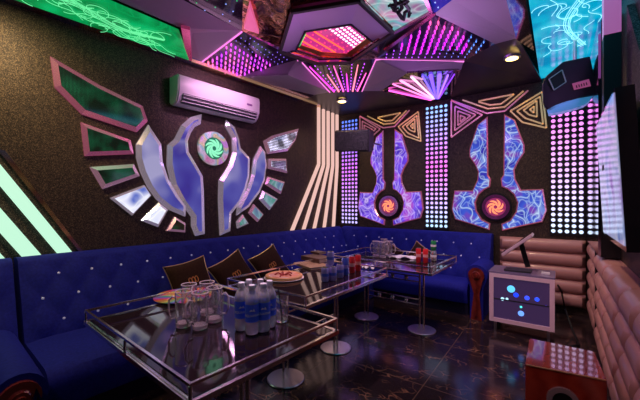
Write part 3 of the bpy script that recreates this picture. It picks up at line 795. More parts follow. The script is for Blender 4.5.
t = thing('round_wall_emblem', 'round glowing green swirl emblem in a wide mirror ring on the left wall', 'wall emblem', FL(c[0], c[1], 0))
bm = bmesh.new(); disc(bm, FL, c, .15, .002, .03); finish('dark_disc', bm, 'black', t)
bm = bmesh.new(); ring(bm, FL, c, .13, .20, .01, .045); finish('mirror_ring', bm, iris(), t)
bm = bmesh.new(); disc(bm, FL, c, .128, .031, .038); finish('lit_face', bm, mat('dim green face', (.02, .12, .08), .2, emit=(.02, .2, .10), es=.6), t)
swirl(t, FL, c, .118, 'greenglow', 8)
# light bars on the left wall
def chevron(pts, m, label, grp, wd=.05):
    bm = bmesh.new()
    for i in range(len(pts)-1):
        a, b = pts[i], pts[i+1]; d = V((b[0]-a[0], b[1]-a[1])).normalized(); nn = V((-d.y, d.x))*wd/2
        q = [(a[0]+nn.x, a[1]+nn.y), (a[0]-nn.x, a[1]-nn.y), (b[0]-nn.x, b[1]-nn.y), (b[0]+nn.x, b[1]+nn.y)]
        prism(bm, [FL(x, z, .002) for x, z in q], [FL(x, z, .035) for x, z in q])
    return tag(finish('light_bar', bm, m), label, 'wall light', grp)
ordn = ('leftmost', 'second', 'third', 'fourth', 'rightmost')
for k in range(5):
    st = -.575+k*.125; sb = -1.22+k*.245*.95
    chevron([(st, 2.88), (st, 1.95-.0*k), (-1.20+k*.255, .9)], 'barwarm', '%s of the five bent rose white light bars near the corner' % ordn[k], 'bent light bars near the corner')
for k in range(4):
    s0 = -3.93-.215*k
    chevron([(s0, .88), (s0-.90, 2.32)], 'barwhite', '%s slanting pale mint light bar, counted leftward from the winged mural' % ('first', 'second', 'third', 'fourth')[k], 'slanting light bars', .10 if k else .085)
bm = bmesh.new()
q = [(-3.83, .88), (-3.80, .88), (-4.32, 1.74), (-4.36, 1.74)]
prism(bm, [FL(x, z, .002) for x, z in q], [FL(x, z, .02) for x, z in q])
tag(finish('mirror_strip', bm, strip_m()), 'thin mirror strip with painted coloured reflections edging the first slanting mint light bar', 'mirror strip')
bm = bmesh.new(); q = [(-4.30, 1.45), (-4.15, 1.30), (-4.13, 1.10), (-4.40, 1.40)]
# ------------------------------------------------------------------ air conditioner
s0, s1 = -3.04, -1.96; z0, z1 = 2.36, 2.675
t = thing('air_conditioner', 'white split air conditioner unit mounted high on the left wall', 'air conditioner', W((s0+s1)/2, 0, z0))
prof = [(0, z0+.03), (0, z1), (.16, z1), (.195, z1-.02), (.205, z1-.06), (.20, z0+.12), (.17, z0+.05), (.13, z0+.01), (.06, z0)]
bm = bmesh.new(); prism(bm, [W(s0, o, z) for o, z in prof], [W(s1, o, z) for o, z in prof])
bmesh.ops.bevel(bm, geom=[e for e in bm.edges if abs((e.verts[0].co-e.verts[1].co).dot(LD)) < .01], offset=.012, segments=2, affect='EDGES')
finish('housing', bm, 'white', t, True)
bm = bmesh.new(); q = [(.203, z0+.115), (.196, z0+.075), (.178, z0+.048), (.150, z0+.018), (.15, z0+.04), (.18, z0+.1)]
prism(bm, [W(s0+.05, o, z) for o, z in q], [W(s1-.05, o, z) for o, z in q]); finish('air_outlet', bm, 'grey', t)
for k in range(3):
    bm = bmesh.new(); o_, z_ = ((.206, z0+.100), (.196, z0+.066), (.176, z0+.036))[k]
    bar(bm, W(s0+.05, o_, z_), W(s1-.05, o_, z_), .022, .006); finish('louver', bm, 'white', t)
bm = bmesh.new(); box(bm, W(s1-.17, .205, z1-.13), (.003, .08, .022), Matrix.Rotation(-BL, 3, 'Z')); finish('badge', bm, mat('badge print', (.25, .1, .3), .4), t)
# ------------------------------------------------------------------ sofas
def sofa_back(P, s0, s1, oj, ot, parent, zt=.92, buttons=True, zj=.36, sp=.222):
    prof = [(oj-.02, zj-.05)]; m = 20
    for k in range(m+1):
        t_ = k/m; prof.append((oj+(ot-oj)*t_, zj+(zt-.06-zj)*t_))
    for k in range(1, 6): a = PI/2*k/5; prof.append((ot-.07+.07*math.cos(a), zt-.06+.06*math.sin(a)))
    prof.append((ot-.12, zt)); prof.append((.015, zt-.01)); prof.append((.015, .04)); prof.append((oj-.03, .04))
    ns = max(2, int((s1-s0)/.024)); bm = bmesh.new(); rows = []
    hz = zt-.06-zj
    dirn = V((zt-.06-zj, oj-ot)).normalized()  # normal (o,z)
    for i in range(ns+1):
        s = s0+(s1-s0)*i/ns; row = []
        for k, (o, z) in enumerate(prof):
            d = 0
            if 1 <= k <= m+3:
                tt = (z-.785)/.32; a = (s+4.04)/sp
                uu, vv = (a+tt)/1., (a-tt)/1.
                d = .030*(abs(math.sin(PI*uu))*abs(math.sin(PI*vv)))**.45
                fade = min(1, max(0, (z-zj+.02)/.08)); d *= fade
                if k > m: d *= max(0, 1-(k-m)/4)
                ed = min(s-s0, s1-s)/.06; d *= min(1, max(0, ed)); 
            row.append(bm.verts.new(P(s, o+dirn.x*d, z+dirn.y*d*.6)))
        rows.append(row)
    n = len(prof)
    for i in range(ns):
        for k in range(n): bm.faces.new((rows[i][k], rows[i+1][k], rows[i+1][(k+1) % n], rows[i][(k+1) % n]))
    bm.faces.new(rows[0]); bm.faces.new(rows[-1][::-1])
    bk = finish('backrest', bm, 'velvet', parent, True)
    first = None
    if buttons:
        q0 = int(s0/sp)-2; cnt = 0
        for i2 in range(-60, 140):
            for j2 in range(-3, 1):
                if (i2+j2) % 2: continue
                a, tt = i2/2, j2/2; s = a*sp-4.04; z = tt*.32+.785
                if not (s0+.08 < s < s1-.08) or not (zj+.06 < z < zt-.06): continue
                f = (z-zj)/hz; o = oj+(ot-oj)*f
                p = P(s, o+.006, z)
                if first is None:
                    bm = bmesh.new(); bmesh.ops.create_icosphere(bm, subdivisions=1, radius=.011)
                    b_ = finish('crystal_button', bm, 'crystal'); first = b_
                else:
                    b_ = first.copy(); C.objects.link(b_)
                b_.parent = bk; b_.location = p-parent.location
def sofa_seat(P, s0, s1, oj, of, parent, zs=.37, name='seat_cushion'):
    prof = [(oj-.06, .14), (oj-.06, zs-.02), (oj, zs), (of-.10, zs+.01), (of-.04, zs-.005), (of-.005, zs-.05), (of, zs-.10), (of-.03, .14)]
    bm = bmesh.new(); ns = max(1, int((s1-s0)/.12)); rows = []
    for i in range(ns+1):
        s = s0+(s1-s0)*i/ns; e = min(i, ns-i); k = .012 if e == 0 else 0
        rows.append([bm.verts.new(P(s, o-(k if o > oj else 0), z-(k if z > .2 else 0))) for o, z in prof])
    n = len(prof)
    for i in range(ns):
        for k in range(n): bm.faces.new((rows[i][k], rows[i+1][k], rows[i+1][(k+1) % n], rows[i][(k+1) % n]))
    bm.faces.new(rows[0]); bm.faces.new(rows[-1][::-1]); finish(name, bm, 'velvet', parent, True)
def sofa_base(P, s0, s1, oj, of, parent):
    bm = bmesh.new(); q = [(oj-.1, 0), (oj-.1, .138), (of-.05, .138), (of-.07, 0)]
    prism(bm, [P(s0, o, z) for o, z in q], [P(s1, o, z) for o, z in q]); finish('sofa_base', bm, mat('dark blue base', (.006, .006, .03), .7), parent)
PL = lambda s, o, z: W(s, o, z)
PBk = lambda s, o, z: V((s, YB-o, z))
OJL, OTL, OFL = .46, .22, 1.14
# left run : s from -4.27 to the back run
t = thing('sofa', 'long L shaped tufted blue velvet sofa along the left and back walls', 'sofa', W(-2.5, .6, 0))
cuts = [-4.27, -3.15, -2.05, -.87]
sofa_back(PL, -4.27, -.20, OJL, OTL, t)
for a, b in zip(cuts[:-1], cuts[1:]): sofa_seat(PL, a+.004, b-.004, OJL, OFL, t)
sofa_base(PL, -4.26, -.88, OJL, OFL, t)
def arm(t, O, ax, out, L_, zt=.60, w=.20, d0=.0):
    """rolled arm: O = front foot point (inner side), ax = width dir, out = facing dir; L_ = depth backwards"""
    prof = [(0.03, 0), (0.03, .36)]
    for k in range(13):
        a = PI*1.15-PI*1.3*k/12; prof.append((w/2+.115*math.cos(a), zt-.115+.115*math.sin(a)))
    prof += [(w-.03, .36), (w-.03, 0)]
    bm = bmesh.new()
    prism(bm, [O+ax*x+V((0, 0, z)) for x, z in prof], [O+ax*x-out*L_+V((0, 0, z)) for x, z in prof])
    finish('armrest', bm, 'velvet', t, True)
    bm = bmesh.new()
    fp = [(.045, .0), (.055, .12), (.075, .30), (.04, .42)]
    for k in range(13):
        a = PI*1.1-PI*1.2*k/12; fp.append((w/2+.085*math.cos(a), zt-.115+.085*math.sin(a)))
    fp += [(w-.04, .42), (w-.065, .30), (w-.05, .12), (w-.04, 0)]
    prism(bm, [O+ax*x+out*.002+V((0, 0, z)) for x, z in fp], [O+ax*x+out*.03+V((0, 0, z)) for x, z in fp])
    for r, o2 in ((.05, .045), (.028, .06)):
        n = 16; cc2 = O+ax*(w/2)+V((0, 0, zt-.115))
        prism(bm, [cc2+ax*r*math.cos(2*PI*k/n)+V((0, 0, r*math.sin(2*PI*k/n)))+out*.03 for k in range(n)], [cc2+ax*r*.8*math.cos(2*PI*k/n)+V((0, 0, r*.8*math.sin(2*PI*k/n)))+out*o2 for k in range(n)])
    bar(bm, O+ax*(w/2)+out*.035+V((0, 0, .05)), O+ax*(w/2)+out*.035+V((0, 0, .38)), .03, .02)
    finish('carved_arm_front', bm, 'darkcherry', t)
# back run
sofa_back(PBk, -2.98, -.70, .42, .20, t)
for a, b in ((-2.10, -1.42), (-1.42, -.86)): sofa_seat(PBk, a+.004, b-.004, .42, .82, t)
sofa_base(PBk, -2.10, -.86, .42, .82, t)
arm(t, V((-.855, YB-.85, 0)), V((1, 0, 0)), V((0, -1, 0)), .56, .62)
bm = bmesh.new(); q = [W(-.86, .40, 0), W(-.86, 1.14, 0), V((-2.11, YB-.36, 0)), V((-2.7, YB-.36, 0))]
prism(bm, [V((p.x, p.y, 0.0)) for p in q], [V((p.x, p.y, .36)) for p in q])
bmesh.ops.bevel(bm, geom=list(bm.edges), offset=.015, segments=2, affect='EDGES')
finish('corner_seat', bm, 'velvet', t, True)
# near sofa
t = thing('sofa', 'darker blue velvet sofa end with a wooden arm front cut off by the left edge', 'sofa', W(-5.0, .6, 0))
sofa_back(PL, -6.4, -4.30, OJL, OTL, t)
sofa_seat(PL, -6.3, -4.62, OJL, OFL-.02, t); sofa_base(PL, -6.3, -4.62, OJL, OFL-.02, t)
arm(t, W(-4.52, 1.33, 0), LD, LN, .86, .50, .2)
# ------------------------------------------------------------------ cushions
def cushion(p, size, yaw, roll, lean, label, grp):
    """p = centre; pillow plane is local xz, facing local -y"""
    t = thing('throw_cushion', label, 'cushion', p, grp, local=True)
    n = 14; bm = bmesh.new(); g = {}
    R_ = Matrix.Rotation(yaw, 3, 'Z') @ Matrix.Rotation(lean, 3, 'X') @ Matrix.Rotation(roll, 3, 'Y')
    def pt(i, j, sgn):
        a, b = i/n*2-1, j/n*2-1
        sx = a*(1-.10*(1-b*b)*abs(a)**3); sz = b*(1-.10*(1-a*a)*abs(b)**3)
        th = .07*((1-a**4)*(1-b**4))**.6
        return R_ @ V((sx*size/2, sgn*th, sz*size/2))
    for sgn in (-1, 1):
        for i in range(n+1):
            for j in range(n+1):
                ed = i in (0, n) or j in (0, n)
                if ed and sgn == 1: g[(i, j, 1)] = g[(i, j, -1)]
                else: g[(i, j, sgn)] = bm.verts.new(pt(i, j, sgn))
        for i in range(n):
            for j in range(n): bm.faces.new((g[(i, j, sgn)], g[(i+1, j, sgn)], g[(i+1, j+1, sgn)], g[(i, j+1, sgn)]))
    cbd = finish('cushion_body', bm, 'pillow', t, True)
    bm = bmesh.new(); loop = [(i, 0) for i in range(n)]+[(n, j) for j in range(n)]+[(n-i, n) for i in range(n)]+[(0, n-j) for j in range(n)]
    pts = [pt(i, j, 1)*1.01 for i, j in loop]; pts.append(pts[0]); tube(bm, pts, .0045, 6, False); finish('gold_piping', bm, 'gold', cbd, True)
    bm = bmesh.new()
    for k in range(3):
        pts = [R_ @ V((-.035+k*.03+.014*math.cos(a), -.0725, -.005+.028*math.sin(a))) for a in [q*2*PI/12 for q in range(13)]]
        tube(bm, pts, .0035, 5)
    finish('embroidered_motif', bm, mat('orange thread', (.75, .28, .08), .6), t)
    return t
def lc(u, v, o):
    s, z = atl(u, v, o); return W(s, o, z)
GC = 'brown cushions on the blue sofas'
YL = PI/2-BL
cushion(lc(191, 281, .56), .40, YL-.10, -.16, -.42, 'brown cushion with gold piping behind the glass mugs, nearest on the left sofa', GC)
cushion(lc(234, 275, .56), .42, YL-.15, -.42, -.42, 'brown cushion behind the water bottles, middle one on the left sofa', GC)
cushion(lc(270, 266, .54), .40, YL-.2, -.40, -.42, 'brown cushion behind the pizza plate, farthest on the left sofa', GC)
cushion(V((-2.02, YB-.46, .57)), .34, .1, .55, -.38, 'brown cushion on the back sofa behind the glass mugs of the far table', GC)
cushion(V((-1.55, YB-.46, .57)), .34, 0, .5, -.38, 'brown cushion on the back sofa behind the red and green cans', GC)
# ------------------------------------------------------------------ tables
ZT = .69
def make_table(label):
    t = thing('coffee_table', label, 'table', (0, 0, 0), 'chrome railed coffee tables', local=True)
    Lx, Ly = 1.13, .79; hx, hy = Lx/2, Ly/2
    bm = bmesh.new(); box(bm, (0, 0, ZT-.008), (Lx-.03, Ly-.03, .014), bev=.002, seg=1); finish('glass_top', bm, 'tableglass', t)
    cs = [(-hx, -hy), (hx, -hy), (hx, hy), (-hx, hy)]
    for nme, z, w in (('lower_rail', ZT-.010, .020), ('upper_rail', .745, .011)):
        bm = bmesh.new()
        for i in range(4):
            a, b = cs[i], cs[(i+1) % 4]
            bar(bm, (a[0], a[1], z), (b[0], b[1], z), w, w)
        for a in cs: box(bm, (a[0], a[1], z), (w, w, w))
        finish(nme, bm, 'chrome', t)
    bm = bmesh.new()
    for i in range(4):
        a, b = V(cs[i]), V(cs[(i+1) % 4])
        bar(bm, (a.x*.995, a.y*.995, (ZT+.74)/2), (b.x*.995, b.y*.995, (ZT+.74)/2), .005, .042)
    finish('glass_border', bm, 'thinglass', t)
    for a in cs+[(0, -hy), (0, hy)]:
        bm = bmesh.new(); cylz(bm, (a[0], a[1], ZT), .007, .05, 10); finish('post', bm, 'chrome', t, True)
    for sx in (-.33, .33):
        bm = bmesh.new()
        for dx in (-.022, .022): cylz(bm, (sx+dx, 0, .012), .011, ZT-.04, 12)
        lg = finish('leg', bm, 'chrome', t, True)
        bm = bmesh.new(); lathe(bm, [(.140, 0), (.143, .006), (.138, .012), (.02, .014)], (sx, 0, 0), 32); finish('foot_disc', bm, 'steel', lg, True)
    bm = bmesh.new(); box(bm, (0, 0, ZT-.035), (.8, .05, .03)); finish('top_support', bm, 'chrome', t)
    for z in (.50, .26):
        bm = bmesh.new()
        for dz in (0, .055): bar(bm, (-.32, 0, z+dz), (.32, 0, z+dz), .012)
        cb = finish('cross_bar', bm, 'chrome', t)
        for k in (-1, 0, 1):
            bm = bmesh.new(); bmesh.ops.create_uvsphere(bm, u_segments=12, v_segments=8, radius=.0235, matrix=Matrix.Translation(V((k*.16, 0, z+.0275)))); finish('chrome_ball', bm, 'chrome', cb, True)
    return t
M['tableglass'] = mat('dark table glass', (.014, .007, .010), .05, spec=.45)
M['thinglass'] = mat('clear border glass', (1, 1, 1), 0, trans=1, ior=1.05)
def dup(root, loc, rz, label):
    r = root.copy(); C.objects.link(r); r.location = loc; r.rotation_euler = (0, 0, rz); r['label'] = label
    for ch in list(root.children):
        c = ch.copy(); C.objects.link(c); c.parent = r
        for g in ch.children: d = g.copy(); C.objects.link(d); d.parent = c
    return r
T1 = make_table('nearest chrome railed glass coffee table, carrying the mugs and water bottles')
T1.location = (-1.515, 1.07, 0); T1.rotation_euler = (0, 0, math.radians(-4.5))
dup(T1, (-1.665, 2.21, 0), math.radians(90-2), 'middle chrome railed coffee table, carrying the pizza plate and books')
dup(T1, (-1.485, 3.43, 0), math.radians(-2), 'farthest chrome railed coffee table, carrying red cans, before the back sofa')
# ------------------------------------------------------------------ things on tables
def on(u, v): return atz(u, v, ZT)
def item(name, label, cat, p, grp=None): return thing(name, label, cat, p, grp, local=True)
def make_mug(label, h=.185, r=.042):
    t = item('beer_mug', label, 'mug', (0, 0, 0), 'glass beer mugs')
    bm = bmesh.new(); n = 24; prof = [(r*.75, 0), (r*.9, .003), (r*.95, .02), (r*.92, .035), (r, .05), (r*1.02, h), (r*.94, h), (r*.90, .05), (r*.8, .028), (.006, .024)]
    lathe(bm, prof, n=n); finish('glass_body', bm, 'glass', t, True)
    bm = bmesh.new(); pts = [(r*.9, 0, h*.80), (r+.018, 0, h*.86), (r+.034, 0, h*.74), (r+.036, 0, h*.42), (r+.022, 0, h*.24), (r*.9, 0, h*.24)]
    tube(bm, pts, .0055, 8); finish('handle', bm, 'baseglass', t, True)
    bm = bmesh.new(); lathe(bm, [(.002, .004), (r*.8, .004), (r*.86, .012), (r*.78, .022), (.002, .020)], n=n, caps=False); finish('thick_base', bm, 'baseglass', t, True)
    bm = bmesh.new(); tube(bm, [(r*.98*math.cos(2*PI*k/20), r*.98*math.sin(2*PI*k/20), h+.0015) for k in range(21)], .0028, 5, False); finish('rim', bm, 'baseglass', t, True); return t
mg = make_mug('empty glass mug with handle at the left front of the near mug cluster')
mugs = [((183.6, 326.5), 3.77, None), ((200, 328.5), 4.6, 'empty glass mug at the front middle of the near mug cluster'), ((214.5, 321.5), .62, 'empty glass mug at the right front of the near mug cluster'),
        ((189, 317), 2.2, 'empty glass mug at the back left of the near mug cluster'), ((207, 314), .62, 'empty glass mug at the back right of the near mug cluster'),
        ((376, 257), 3., 'leftmost glass mug of the far table cluster'), ((382.5, 258), 1., 'second glass mug from the left on the far table'), ((389, 257), 0., 'rightmost glass mug of the far table cluster'), ((384, 254), 1., 'glass mug behind the others on the far table')]
for (uv_, a, lb) in mugs:
    p = on(*uv_)
    if lb is None: mg.location = p; mg.rotation_euler = (0, 0, a)
    else: dup(mg, p, a, lb)
    mg['label'] = 'empty glass mug with handle at the left front of the near mug cluster'
# rainbow disc
p = on(184, 297)
t = item('rainbow_tray', 'round rainbow coloured tray lying behind the glass mugs', 'tray', p)
def rainbow():
    m, nt, b = nm('radial rainbow print')
    g = N(nt, 'ShaderNodeTexGradient', gradient_type='RADIAL'); nt.links.new(coords(nt), g.inputs[0])
    w = math_(nt, 'FRACT', math_(nt, 'MULTIPLY', g.outputs['Fac'], 5.))
    nt.links.new(ramp(nt, w, [(0, (.8, .04, .06)), (.2, (.9, .35, .05)), (.38, (.85, .75, .1)), (.55, (.1, .5, .15)), (.72, (.1, .2, .6)), (.88, (.55, .1, .5)), (1, (.8, .04, .06))]), b.inputs['Base Color'])
    b.inputs['Roughness'].default_value = .25; return m
bm = bmesh.new(); lathe(bm, [(.001, .006), (.10, .006), (.185, .012), (.19, .016), (.19, .012), (.10, 0), (.001, 0)], n=40, caps=False); finish('painted_dish', bm, rainbow(), t, True)
# bottles
def curve_text(s, size, r, z, parent, m, name='printed_name'):
    cu = bpy.data.curves.new('txt', 'FONT'); cu.body = s; cu.size = size; cu.align_x = 'CENTER'; cu.extrude = .0004
    ob = bpy.data.objects.new('txt', cu); C.objects.link(ob)
    dg = bpy.context.evaluated_depsgraph_get(); me = bpy.data.meshes.new_from_object(ob.evaluated_get(dg))
    bpy.data.objects.remove(ob)
    for v in me.vertices:
        a = -PI/2+v.co.x/r; rr = r+v.co.z+.0004
        v.co = V((rr*math.cos(a), rr*math.sin(a), z+v.co.y))
    me.materials.clear(); me.materials.append(M[m])
    o = bpy.data.objects.new(name, me); C.objects.link(o); o.parent = parent; return o
def make_bottle(label):
    t = item('water_bottle', label, 'bottle', (0, 0, 0), 'water bottles on the near table')
    bm = bmesh.new(); R = .031
    lathe(bm, [(.02, 0), (.028, .004), (R, .014), (R, .03), (.029, .04), (R, .05), (R, .145), (.030, .158), (.024, .178), (.014, .193), (.0125, .205)], n=20)
    finish('bottle_body', bm, 'pet', t, True)
    bm = bmesh.new(); lathe(bm, [(.001, .008), (R-.004, .014), (R-.003, .05), (R-.003, .14), (.022, .168), (.001, .168)], n=16, caps=False); finish('water', bm, 'water', t, True)
    bm = bmesh.new(); lathe(bm, [(R+.0006, .060), (R+.0006, .138), (R-.0005, .138), (R-.0005, .060), (R+.0006, .060)], n=24, caps=False); lab = finish('paper_label', bm, 'label', t, True)
    bm = bmesh.new(); lathe(bm, [(.0135, .199), (.015, .201), (.015, .219), (.013, .221)], n=16); finish('cap', bm, 'cap', t, True)
    curve_text('AQUAFINA', .0145, R+.001, .085, lab, 'paper')
    bm = bmesh.new()
    pts = [(-.012, .108), (-.004, .118), (.002, .112), (.008, .121), (.014, .108)]
    prism(bm, [V((x, -math.sqrt((R+.001)**2-x*x), z)) for x, z in pts], [V((x, -math.sqrt((R+.002)**2-x*x), z)) for x, z in pts])
    finish('mountain_logo', bm, 'paper', lab)
    return t
M['water'] = mat('water', (.96, .95, 1), 0, trans=1, ior=1.1)
M['cap'] = mat('white cap', (.85, .80, .9), .4)
bt = None
ang = lambda p: math.atan2(p.y, p.x)+PI/2-PI   # label faces the camera
for (uv_, lb) in (((252, 333.5), 'front middle clear water bottle with blue label'), ((241.5, 329.5), 'front left clear water bottle with blue label'), ((263.5, 331), 'front right clear water bottle with blue label'),
                  ((249, 325), 'clear water bottle at the back left of the bottle group'), ((260.5, 324.5), 'clear water bottle at the back middle of the bottle group'), ((269.5, 326.5), 'clear water bottle at the right rear of the bottle group')):
    p = on(*uv_)
    if bt is None: bt = make_bottle(lb); bt.location = p; bt.rotation_euler = (0, 0, math.atan2(-p.y, -p.x)+PI/2); bt.scale = (1.1,)*3; continue
    dup(bt, p, math.atan2(-p.y, -p.x)+PI/2, lb)
# glass with straw
p = on(282, 321)
t = item('drinking_glass', 'clear tumbler with a black straw right of the water bottles', 'glass', p)
bm = bmesh.new(); lathe(bm, [(.028, 0), (.032, .004), (.036, .135), (.0335, .135), (.030, .012), (.002, .01)], n=24); finish('glass_body', bm, 'glass', t, True)
bm = bmesh.new(); tube(bm, [V((.012, -.01, .013)), V((-.045, .02, .165))], .0035, 8); finish('straw', bm, 'ink', t, True)
bm = bmesh.new()
for k in range(5): box(bm, (rnd.uniform(-.013, .013), rnd.uniform(-.013, .013), .022+k*.017), (.02, .02, .016), Matrix.Rotation(rnd.uniform(0, 2), 3, 'Z'), .002, 1)
finish('ice_cubes', bm, 'water', t)
# pizza plate
p = on(284, 278)
t = item('pizza', 'round pizza with browned crust and pale toppings on the middle table', 'pizza', p)
def pizza_m():
    m, nt, b = nm('pizza topping'); n = N(nt, 'ShaderNodeTexVoronoi'); n.inputs['Scale'].default_value = 22; nt.links.new(coords(nt), n.inputs['Vector'])
    sp = nt.nodes.new('ShaderNodeSeparateColor'); nt.links.new(n.outputs['Color'], sp.inputs[0])
    nt.links.new(ramp(nt, sp.outputs[0], [(.2, (.75, .25, .15)), (.5, (.85, .55, .45)), (.8, (.6, .10, .06)), (1, (.9, .8, .7))]), b.inputs['Base Color']); b.inputs['Roughness'].default_value = .5; return m
bm = bmesh.new(); lathe(bm, [(.001, .022), (.125, .024), (.13, .03), (.145, .034), (.158, .028), (.16, .016), (.15, .006), (.001, .006)], n=36, caps=False); finish('crust', bm, mat('crust', (.75, .36, .16), .6), t, True)
bm = bmesh.new(); lathe(bm, [(.001, .027), (.128, .028), (.128, .022), (.001, .022)], n=30, caps=False); finish('topping', bm, pizza_m(), t)
bm = bmesh.new(); lathe(bm, [(.001, 0), (.12, 0), (.17, .006), (.17, .0085), (.12, .005), (.001, .005)], n=36, caps=False); finish('plate', bm, 'paper', t, True)
bm = bmesh.new()
for k in range(5):
    a = k*1.26; tube(bm, [V((.01*math.cos(a), .01*math.sin(a), .028)), V((.05*math.cos(a), .05*math.sin(a), .045)), V((.08*math.cos(a), .08*math.sin(a), .03))], .007, 6)
finish('meat_strips', bm, mat('dark red topping', (.45, .05, .04), .4), t, True)
# books
def book(u, v, z, sx, sy, h, rz, cm, label):
    p = atz(u, v, z); t = item('menu_book', label, 'book', p, 'menu books on the middle table'); t.rotation_euler = (0, 0, rz)
    bm = bmesh.new(); box(bm, (0, 0, h/2), (sx-.012, sy-.012, h-.006)); finish('pages', bm, 'pages', t)
    bm = bmesh.new()
    box(bm, (0, 0, h-.0015), (sx, sy, .003)); box(bm, (0, 0, .0015), (sx, sy, .003)); box(bm, (-sx/2+.0015, 0, h/2), (.003, sy, h-.006)); finish('cover', bm, cm, t); return t
book(312, 266, ZT, .24, .34, .022, 1.2, 'booktan', 'wide thin tan menu book at the bottom of the stack on the middle table')
book(317, 260.5, ZT+.022, .20, .30, .045, 1.35, 'bookdark', 'thick brown menu book with pink page edges in the middle of the stack')
book(318.5, 253.5, ZT+.067, .11, .16, .022, 1.3, 'bookdark', 'small dark book on top of the stack on the middle table')
# cans
def make_can(name_m, label, grp, h=.15, r=.029, band='silver'):
    t = item('drink_can', label, 'can', (0, 0, 0), grp)
    bm = bmesh.new(); lathe(bm, [(r*.8, 0), (r, .008), (r, h-.012), (r*.85, h-.002)], n=20); finish('can_body', bm, name_m, t, True)
    bm = bmesh.new(); lathe(bm, [(r*.86, h-.002), (r*.86, h), (r*.78, h), (r*.76, h-.004)], n=20); finish('can_lid', bm, 'silver', t, True)
    bm = bmesh.new(); lathe(bm, [(r+.0006, h*.42), (r+.0006, h*.62)], n=20, caps=False)
    for a, b in ((0, 1),): pass
    bm.free(); bm = bmesh.new(); lathe(bm, [(r+.0006, h*.40), (r+.0006, h*.60), (r-.001, h*.60), (r-.001, h*.40), (r+.0006, h*.40)], n=20, caps=False); finish('printed_band', bm, band, t, True)
    return t
vi = make_can('purplecan', 'violet can at the front left of the can cluster on the middle table', 'violet cans', .115, .031, 'bluecan')
vi.location = on(325, 281.5)
zc = on(330, 279)
dup(vi, on(333, 280.5), 0, 'violet can at the front middle of the can cluster on the middle table')
dup(vi, on(340, 277.5), 0, 'violet can at the right of the can cluster beside the blue can')
dup(vi, on(329, 276.5), 0, 'violet can at the back of the can cluster on the middle table')
q = atz(330, 262, ZT+.115); q = on(330.5, 278.2); dup(vi, q+V((0, 0, .1155)), 0, 'violet can standing on top of the other violet cans')
bl = make_can('bluecan', 'tall blue can left of the two red cans on the middle table', 'tall cans', .155, .027, 'purplecan'); bl.location = on(345.5, 275)
rd = make_can('red', 'tall red can next to the blue can on the middle table', 'tall cans', .155, .027, 'redband')if False else None
M['redband'] = mat('pale red band', (.85, .35, .35), .3)
rd = make_can('red', 'tall red can next to the blue can on the middle table', 'tall cans', .155, .027, 'redband'); rd.location = on(352, 273)
dup(rd, on(358, 271), 0, 'tall red can at the right end of the can row on the middle table')
dup(rd, on(418.5, 262.5), 0, 'left red can on the farthest table')
dup(rd, on(425.5, 263), 0, 'right red can on the farthest table, beside the grey can')
gr = make_can('silver', 'grey and white can under the green can on the farthest table', 'stacked cans on the far table', .115, .032, 'paper'); gr.location = on(433.5, 261)
gn = make_can('green', 'green can stacked on top of the grey can on the farthest table', 'stacked cans on the far table', .11, .029, 'paper'); gn.location = gr.location+V((0, 0, .1155))
# napkins
def napkin(p, label, sx, sy, rz):
    t = tag(bpy.data.objects.new('x', None), label, 'napkin') if False else None
    bm = bmesh.new(); n = 10; g = []
    for i in range(n+1):
        for j in range(n+1):
            x, y = (i/n-.5)*sx, (j/n-.5)*sy; g.append(bm.verts.new(V(p)+Matrix.Rotation(rz, 3, 'Z') @ V((x, y, .012+.012*math.sin(i*1.3)*math.cos(j*1.1)+.01*(1-abs(i/n*2-1))))))
    for i in range(n):
        for j in range(n): bm.faces.new((g[i*(n+1)+j], g[(i+1)*(n+1)+j], g[(i+1)*(n+1)+j+1], g[i*(n+1)+j+1]))
    r = bmesh.ops.extrude_face_region(bm, geom=list(bm.faces)); bmesh.ops.translate(bm, vec=(0, 0, -.008), verts=[v for v in r['geom'] if isinstance(v, bmesh.types.BMVert)])
    return tag(finish('napkin', bm, 'napkin', None, True), label, 'napkin', 'crumpled napkins')
napkin(on(403, 258), 'crumpled white napkin between the mugs and red cans on the far table', .30, .14, .3)
napkin(on(368, 268), 'crumpled white napkin right of the red cans on the middle table', .12, .12, .5)
# ------------------------------------------------------------------ padded wainscot
def padding(P, s0, s1, z0, z1, rows_, joints, name, label, th=.10, stag=0):
    bm = bmesh.new(); nz = rows_*8; ns = max(2, int((s1-s0)/.035)); g = []
    for i in range(ns+1):
        s = s0+(s1-s0)*i/ns; col = []
        for k in range(nz+1):
            z = z0+(z1-z0)*k/nz; ph = (k % 8)/8; row = min(rows_-1, k//8)
            f = (abs(math.sin(PI*k/8)))**.45
            if joints:
                a = (s/joints+(.5 if row % 2 else 0)); f *= min(1, abs(math.sin(PI*a))*3.)**.6
            e = min(1, max(0, min(s-s0, s1-s)/.03)); f *= e**.5 if e > 0 else 0
            col.append(bm.verts.new(P(s, th-.055+.055*f, z)))
        col += [bm.verts.new(P(s, .001, z1)), bm.verts.new(P(s, .001, z0))]
        g.append(col)
    n = len(g[0])
    for i in range(ns):
        for k in range(n): bm.faces.new((g[i][k], g[i+1][k], g[i+1][(k+1) % n], g[i][(k+1) % n]))
    bm.faces.new(g[0]); bm.faces.new(g[-1][::-1])
    return tag(finish(name, bm, 'vinyl', None, True), label, 'wall padding')
padding(PBk, -.62, .26, .10, .885, 5, 0, 'wall_padding', 'rose brown horizontally channelled wall padding under the right bulb panel')
PR = lambda s, o, z: V((.40-o, s, z))
padding(PR, 3.98, 4.80, .10, .885, 5, .5, 'wall_padding', 'short section of rose brown wall padding in the far right corner', .14)
padding(PR, -.2, 3.90, .08, .885, 5, .40, 'wall_padding', 'long rose brown cushioned wall padding under the television', .14)
